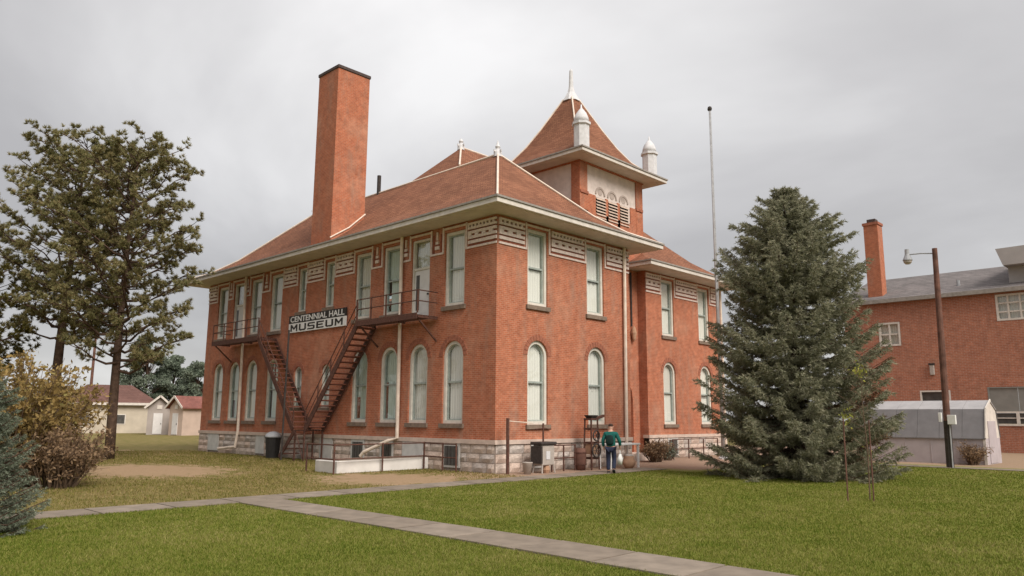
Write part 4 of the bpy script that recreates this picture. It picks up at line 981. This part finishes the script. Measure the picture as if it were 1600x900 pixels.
gable('garden_shed', 'small gabled shed with white door and red roof, nearest the museum', 'shed', (-61.7, 14.1, 0), 2.2, 4.6, 2.95, 4.0, 'pinkshed', 'red_roof', 'y', SH, ex_shed, face(-61.7, 14.1)-.95)
# ------------------------------------------------------------------ gambrel shed by the pole
t = thing('gambrel_shed', 'long pale metal shed with a grey barn shaped roof behind the utility pole', 'shed', (8.7, 21, 0))
D = 2.9; W0, W1 = -3.4, 2.35
prof = [(0, 1.22), (.42, 2.52), (D/2, 2.95), (D-.42, 2.52), (D, 1.22)]
obj('wall', MB().box(W0, W1, 0, D, 0, 1.2), 'shedwhite', t)
obj('gable_wall', MB().prism([(W1-.05, y, z-.02) for y, z in prof], (.052, 0, 0)), 'white', t)
obj('gable_wall', MB().prism([(W0+.05, y, z-.02) for y, z in prof], (-.052, 0, 0)), 'white', t)
for i, (a, b_) in enumerate(zip(prof, prof[1:])):
    n = 6
    for k in range(n):
        x0 = W0-.06+(W1-W0+.12)*k/n; x1 = W0-.06+(W1-W0+.12)*(k+1)/n-.012
        obj('roof_sheet', MB().prism([(x0, a[0]-(.06 if i == 0 else 0), a[1]-(.06 if i == 0 else 0)), (x0, b_[0], b_[1]), (x0, b_[0], b_[1]+.04), (x0, a[0]-(.06 if i == 0 else 0), a[1]-(.02 if i == 0 else -.04))], (x1-x0, 0, 0)), 'shedroof' if i in (0, 3) else 'shedtop', t)
for k in range(1, 5): x = W0+(W1-W0)*k/5; obj('wall_seam', MB().box(x-.02, x+.02, -.015, .0, .03, 1.19), 'shedwhite', t)
obj('gable_door', MB().box(W1+.003, W1+.03, .7, 2.2, .05, 2.0), 'shedwhite', t)
obj('corner_trim', MB().box(W1-.08, W1+.035, -.035, -.001, .0, 1.2), 'white', t)
obj('barge_board', MB().obox((W1+.05, -.05, 1.2), (W1+.05, .42, 2.56), .05, .12), 'white', t); obj('barge_board', MB().obox((W1+.05, .42, 2.56), (W1+.05, D/2, 2.99), .05, .12), 'white', t)
# ------------------------------------------------------------------ brick school on the right
SC = thing('brick_school', 'long later brick school building with low grey roof behind the shed', 'school', (0, 38, 0))
PL['S'] = lambda u, d, z: (u, -d, z)
holes = [[(8.65,8.5),(11.4,8.5),(11.4,10.25),(8.65,10.25)], [(1.2,7.25),(2.65,7.25),(2.65,8.95),(1.2,8.95)], [(3.6,.3),(5.5,.3),(5.5,4.05),(3.6,4.05)], [(7.7,1.75),(12.6,1.75),(12.6,4.2),(7.7,4.2)], [(13.6,8.5),(16.4,8.5),(16.4,10.25),(13.6,10.25)]]
wall('wall', 'S', -1.2, 24, 0, 10.5, holes, 'school_brick', .25, SC)
obj('wall', MB().add([(-1.2,0,0),(-1.2,14,0),(-1.2,14,10.5),(-1.2,0,10.5)], [(0,1,2,3)]), 'school_brick', SC)
f = PL['S']
def gridwin(u0, u1, z0, z1, nx, nz):
    mb = ring(f, outline(u0, u1, z0, z1, False, .002), outline(u0, u1, z0, z1, False, .13), .03, -.2)
    for i in range(1, nx): u = u0+(u1-u0)*i/nx; r_ = boxp(f, u-.05, u+.05, .0, -.16, z0+.1, z1-.1); mb.add(r_.v, r_.f)
    for i in range(1, nz): z = z0+(z1-z0)*i/nz; r_ = boxp(f, u0+.1, u1-.1, -.01, -.15, z-.045, z+.045); mb.add(r_.v, r_.f)
    w = obj('window', mb, 'white', SC); q = random.Random(5)
    for i in range(nx):
        for j in range(nz):
            a, b_ = u0+(u1-u0)*i/nx, u0+(u1-u0)*(i+1)/nx; c, d = z0+(z1-z0)*j/nz, z0+(z1-z0)*(j+1)/nz
            obj('pane', MB().add([f(a+.04,-.12,c+.04), f(b_-.04,-.12,c+.04), f(b_-.04,-.12,d-.04), f(a+.04,-.12,d-.04)], [(0,1,2,3)]), 'glass', w)
    obj('blind', MB().add([f(u0,-.3,z0), f(u1,-.3,z0), f(u1,-.3,z1), f(u0,-.3,z1)], [(0,1,2,3)]), 'blind', w)
gridwin(8.65, 11.4, 8.5, 10.25, 4, 3); gridwin(1.2, 2.65, 7.25, 8.95, 2, 2); gridwin(13.6, 16.4, 8.5, 10.25, 4, 3)
o = obj('doorway', ring(f, outline(3.6, 5.5, .3, 4.05, False, .002), outline(3.6, 5.5, .3, 4.05, False, .10), .02, -.2), 'white', SC)
obj('door_leaf', boxp(f, 3.7, 5.4, -.15, -.2, .3, 3.0), 'bin', o); obj('transom', boxp(f, 3.7, 5.4, -.14, -.19, 3.01, 3.95), 'darkpane', o)
o = obj('window', ring(f, outline(7.7, 12.6, 1.75, 4.2, False, .002), outline(7.7, 12.6, 1.75, 4.2, False, .08), .02, -.2), 'panelgrey', SC)
for k in range(3): obj('filler_panel', boxp(f, 7.78+k*1.61, 7.78+(k+1)*1.61-.02, -.06, -.1, 2.62, 4.12), 'panelgrey', o)
obj('lower_frame', boxp(f, 7.78, 12.52, -.03, -.12, 2.52, 2.62), 'white', o); obj('lower_frame', boxp(f, 7.78, 12.52, .06, -.12, 1.70, 1.83), 'white', o)
for k in range(4): u = 9.25+k*1.45; obj('lower_frame', boxp(f, u-.09, u+.09, -.02, -.12, 1.835, 2.515), 'white', o)
obj('lower_frame', boxp(f, 7.78, 12.52, -.05, -.12, 2.17, 2.23), 'white', o)
obj('pane', boxp(f, 7.78, 12.52, -.125, -.15, 1.84, 2.51), 'darkpane', o)
wl = obj('wall_light', boxp(f, 4.38, 4.66, .18, .0, 5.1, 5.8), 'pail', SC, bevel=.03); obj('light_hood', boxp(f, 4.34, 4.70, .22, .0, 5.802, 5.9), 'bin', wl)
obj('fascia', boxp(f, -1.5, 24.3, .45, .25, 10.35, 10.62), 'gutter_top', SC); obj('soffit', boxp(f, -1.5, 24.3, .249, .0, 10.38, 10.5), 'cap', SC)
obj('roof', MB().add([(-1.5,-.45,10.62),(24.3,-.45,10.62),(24.3,7,13.3),(-1.5,7,13.3),(24.3,14.5,10.62),(-1.5,14.5,10.62)], [(0,1,2,3),(3,2,4,5),(0,3,5),(1,4,2)]), 'grey_roof', SC)
cm = obj('chimney', MB().box(.45, 1.45, .6, 1.6, 10.6, 16.45), 'brick_hi', SC); obj('chimney_cap', MB().box(.38, 1.52, .53, 1.67, 16.452, 16.65), 'arch_brick', cm); obj('chimney_pot', MB().box(.65, 1.25, .8, 1.4, 16.652, 16.95), 'cap', cm)
obj('upper_wall', MB().box(9.4, 24, .8, 12, 10.8, 12.4), 'greyclad', SC)
obj('upper_window', MB().box(10.75, 14, .76, .80, 11.6, 12.3), 'darkpane', SC)
obj('upper_fascia', MB().prism([(8.95, -.1, 13.3), (9.3, -.1, 12.15), (24.6, -.1, 12.15), (24.6, -.1, 13.5)], (0, 13, 0)), 'greyclad', SC)
obj('roof_vent', MB().tube([(6.2, 1.6, 11.2), (6.2, 1.6, 11.75)], .12, 8), 'lampgrey', SC)

# ------------------------------------------------------------------ the person walking away along the path
def skin_mesh(name, verts, edges, radii, mat, parent, sub=2):
    me = bpy.data.meshes.new(name); me.from_pydata(verts, edges, []); o = bpy.data.objects.new(name, me); COL.objects.link(o)
    sk = o.modifiers.new('skin', 'SKIN'); sk.use_smooth_shade = True
    for i, r_ in enumerate(radii):
        v = me.skin_vertices[0].data[i]; v.radius = r_ if isinstance(r_, tuple) else (r_, r_)
    me.skin_vertices[0].data[0].use_root = True
    sb = o.modifiers.new('sub', 'SUBSURF'); sb.levels = sub; sb.render_levels = sub
    bpy.context.view_layer.update(); dg = bpy.context.evaluated_depsgraph_get()
    m2 = bpy.data.meshes.new_from_object(o.evaluated_get(dg)); bpy.data.objects.remove(o)
    m2.materials.clear(); m2.materials.append(MT[mat]); m2.polygons.foreach_set('use_smooth', [True]*len(m2.polygons))
    return obj(name, m2, None, parent)
# local frame: +y is the walking direction (away from the viewer), x to the right
pn = thing('person', 'person seen from behind in a teal jacket with dark back, dark jeans, walking away', 'person', (2.75, 3.35, 0), R(28))
V = [(0,0,.92),(0,.01,1.08),(0,.02,1.27),(0,.03,1.42),(0,.045,1.52),(0,.06,1.60),(0,.065,1.69),      # 0-6 pelvis..head
     (-.17,.02,1.40),(-.26,-.02,1.14),(-.25,.06,.90),(.17,.02,1.40),(.29,.0,1.16),(.30,.12,.94),        # 7-9 left arm, 10-12 right arm
     (-.09,0,.88),(-.10,.06,.50),(-.10,.0,.09),(-.10,.14,.04),(.09,0,.88),(.10,.10,.50),(.10,-.10,.13),(.10,.03,.06)]
E_ = [(0,1),(1,2),(2,3),(3,4),(4,5),(5,6),(3,7),(7,8),(8,9),(3,10),(10,11),(11,12),(0,13),(13,14),(14,15),(15,16),(0,17),(17,18),(18,19),(19,20)]
RR = [(.14,.11),(.12,.10),(.15,.11),(.13,.09),.055,.085,.085,.06,.045,.033,.06,.045,.033,.085,.06,.042,.035,.085,.06,.042,.035]
for sx_, w0, dv in ((-1, 9, Vector((0,.1,-1))), (1, 12, Vector((.1,.5,-.85)))):     # palm and five fingers
    w = Vector(V[w0]); dv = dv.normalized(); pi_ = len(V); V.append(tuple(w+dv*.07)); RR.append((.034,.018)); E_.append((w0, pi_)); acr = Vector((0,1,0)) if sx_ < 0 else Vector((-.3,.8,.4))
    for k, (of, l_) in enumerate(((-.03,.065),(-.01,.08),(.01,.075),(.028,.06))):
        b0 = w+dv*.10+acr*of; n0 = len(V); V += [tuple(b0), tuple(b0+dv*l_*.6), tuple(b0+dv*l_+Vector((-sx_*.025,0,0)))]; RR += [.010,.009,.007]; E_ += [(pi_, n0), (n0, n0+1), (n0+1, n0+2)]
    n0 = len(V); b0 = w+dv*.03+acr*.035; V += [tuple(b0), tuple(b0+dv*.05+acr*.02)]; RR += [.011,.008]; E_ += [(pi_, n0), (n0, n0+1)]
pn.scale = (1.06, 1.06, 1.04)
skin_mesh('body', V, E_, RR, 'skin', pn)
JV = [(0,0,.90),(0,.01,1.08),(0,.02,1.27),(0,.03,1.41),(0,.04,1.48),(-.19,.02,1.39),(-.28,-.02,1.13),(-.265,.055,.93),(.19,.02,1.39),(.31,.0,1.15),(.315,.11,.97)]
skin_mesh('jacket', JV, [(0,1),(1,2),(2,3),(3,4),(3,5),(5,6),(6,7),(3,8),(8,9),(9,10)], [(.19,.15),(.175,.145),(.19,.145),(.16,.11),(.075,.07),.085,.068,.055,.085,.068,.055], 'jacket', pn)
skin_mesh('backpack', [(-.02,-.125,.98),(-.02,-.14,1.15),(-.02,-.12,1.36)], [(0,1),(1,2)], [(.15,.06),(.16,.075),(.13,.05)], 'vest', pn)
skin_mesh('trousers', [(0,0,.93),(-.09,0,.86),(-.10,.06,.50),(-.10,.0,.10),(.09,0,.86),(.10,.10,.50),(.10,-.09,.14)], [(0,1),(1,2),(2,3),(0,4),(4,5),(5,6)], [(.165,.13),.11,.085,.07,.11,.085,.07], 'jeans', pn)
for x, y, z, tilt in ((-.10, .04, .045, 0), (.10, -.05, .09, -.5)):
    s_ = obj('shoe', MB().lathe((0,0,0), [(.05,-.045),(.06,-.03),(.055,.02),(.03,.05)], 12), 'shoe', pn, True); s_.location = (x, y+.02, z); s_.scale = (.95, 2.3, 1); s_.rotation_euler = (tilt, 0, 0)
skin_mesh('hair', [(0,.035,1.62),(0,.045,1.70),(0,.075,1.745)], [(0,1),(1,2)], [(.088,.07),(.095,.085),(.07,.06)], 'hair', pn)
obj('nose', MB().lathe((0,.155,1.63), [(.018,-.02),(.015,.0),(.006,.03)], 8), 'skin', pn, True)
for x in (-.085, .085): obj('ear', MB().lathe((x,.06,1.63), [(.008,-.03),(.018,0),(.008,.03)], 8), 'skin', pn, True)
for x in (-.032, .032): obj('eye', MB().lathe((x,.138,1.665), [(.004,-.011),(.012,0),(.004,.011)], 8), 'dark', pn, True)
obj('mouth', MB().box(-.025,.025,.135,.146,1.575,1.585), 'clay', pn)
t = thing('carrier_bag', 'white carrier bag hanging from the right hand of the walking person', 'bag', (2.75+.32*math.cos(R(28))-.18*math.sin(R(28)), 3.35+.32*math.sin(R(28))+.18*math.cos(R(28)), .33), R(28))
mb = MB().add([(-.06,-.13,0),(.06,-.13,0),(.06,.13,0),(-.06,.13,0),(-.09,-.17,.20),(.09,-.17,.20),(.09,.17,.20),(-.09,.17,.20),(-.03,-.12,.38),(.03,-.12,.38),(.03,.12,.38),(-.03,.12,.38)],
              [(0,3,2,1)]+[(i,(i+1)%4,4+(i+1)%4,4+i) for i in range(4)]+[(4+i,4+(i+1)%4,8+(i+1)%4,8+i) for i in range(4)])
obj('body', mb, 'white_sign', t, True); obj('handle', MB().tube([(0,-.08,.37),(0,-.02,.53),(0,.02,.53),(0,.08,.37)], .012, 5), 'white_sign', t)

# ------------------------------------------------------------------ grass blades over the near lawn
def grass(n, r0, r1, hgt, wid, p):
    rr = r0*(r1/r0)**(rng.random(n)**p); a = YAW+np.radians(rng.uniform(-39, 39, n))
    x = 20.19+rr*np.sin(a); y = -20.135+rr*np.cos(a)
    j = np.abs(rng.normal(0, .05, n))
    ok = ~(((y > -11.30+j) & (y < -10.13-j) & (x > 2.8)) | ((x > 1.75) & (x < 2.87-j)) | (x < 1.9))
    ok &= ~((x < 4.6) & (y > 6.2)) & (y < 16.8)
    x, y, rr = x[ok], y[ok], rr[ok]; k = len(x); th = rng.uniform(0, 6.283, k); h = hgt*rng.uniform(.5, 1.3, k); w = wid*(rr/10)*rng.uniform(.7, 1.3, k)
    ln = rng.normal(0, .45, (k, 2))*h[:, None]
    z = np.zeros(k)
    return np.stack([np.stack([x-w*np.cos(th), y-w*np.sin(th), z], 1), np.stack([x+w*np.cos(th), y+w*np.sin(th), z], 1), np.stack([x+ln[:, 0], y+ln[:, 1], h], 1)], 1).reshape(-1, 3)
GV = grass(640000, 8.3, 42, .038, .0046, .92)
tag(fast('lawn_grass', GV, np.arange(len(GV)).reshape(-1, 3), 'grass'), 'short mown green grass of the front lawn', 'grass', kind='stuff')

# worn olive turf beside the museum: sparse, shorter, browner blades
n = 170000; rr = 14+36*rng.random(n)**.8; a = YAW+np.radians(rng.uniform(-39, 2, n))
x = 20.19+rr*np.sin(a); y = -20.135+rr*np.cos(a)
ok = (x < 1.72) & (x > -30) & (y < -.15)
x, y, rr = x[ok], y[ok], rr[ok]; k = len(x); th = rng.uniform(0, 6.283, k); h = .05*rng.uniform(.4, 1.4, k)**1.5; w = .0045*(rr/10)*rng.uniform(.7, 1.3, k)
e1 = ((x+10.0)/5.0)**2+((y+8.5)/3.2)**2; e2 = ((x+.5)/3.4)**2+((y+4.2)/2.6)**2
keep = (np.minimum(e1, e2) > rng.uniform(.45, 1.7, k))
x, y, h, w, th = x[keep], y[keep], h[keep], w[keep], th[keep]; k = len(x); ln = rng.normal(0, .5, (k, 2))*h[:, None]; z = np.zeros(k)
TV = np.stack([np.stack([x-w*np.cos(th), y-w*np.sin(th), z], 1), np.stack([x+w*np.cos(th), y+w*np.sin(th), z], 1), np.stack([x+ln[:, 0], y+ln[:, 1], h], 1)], 1).reshape(-1, 3)
tag(fast('side_lawn_grass', TV, np.arange(len(TV)).reshape(-1, 3), 'turf'), 'thin olive brown turf of the lawn beside the museum', 'grass', kind='stuff')
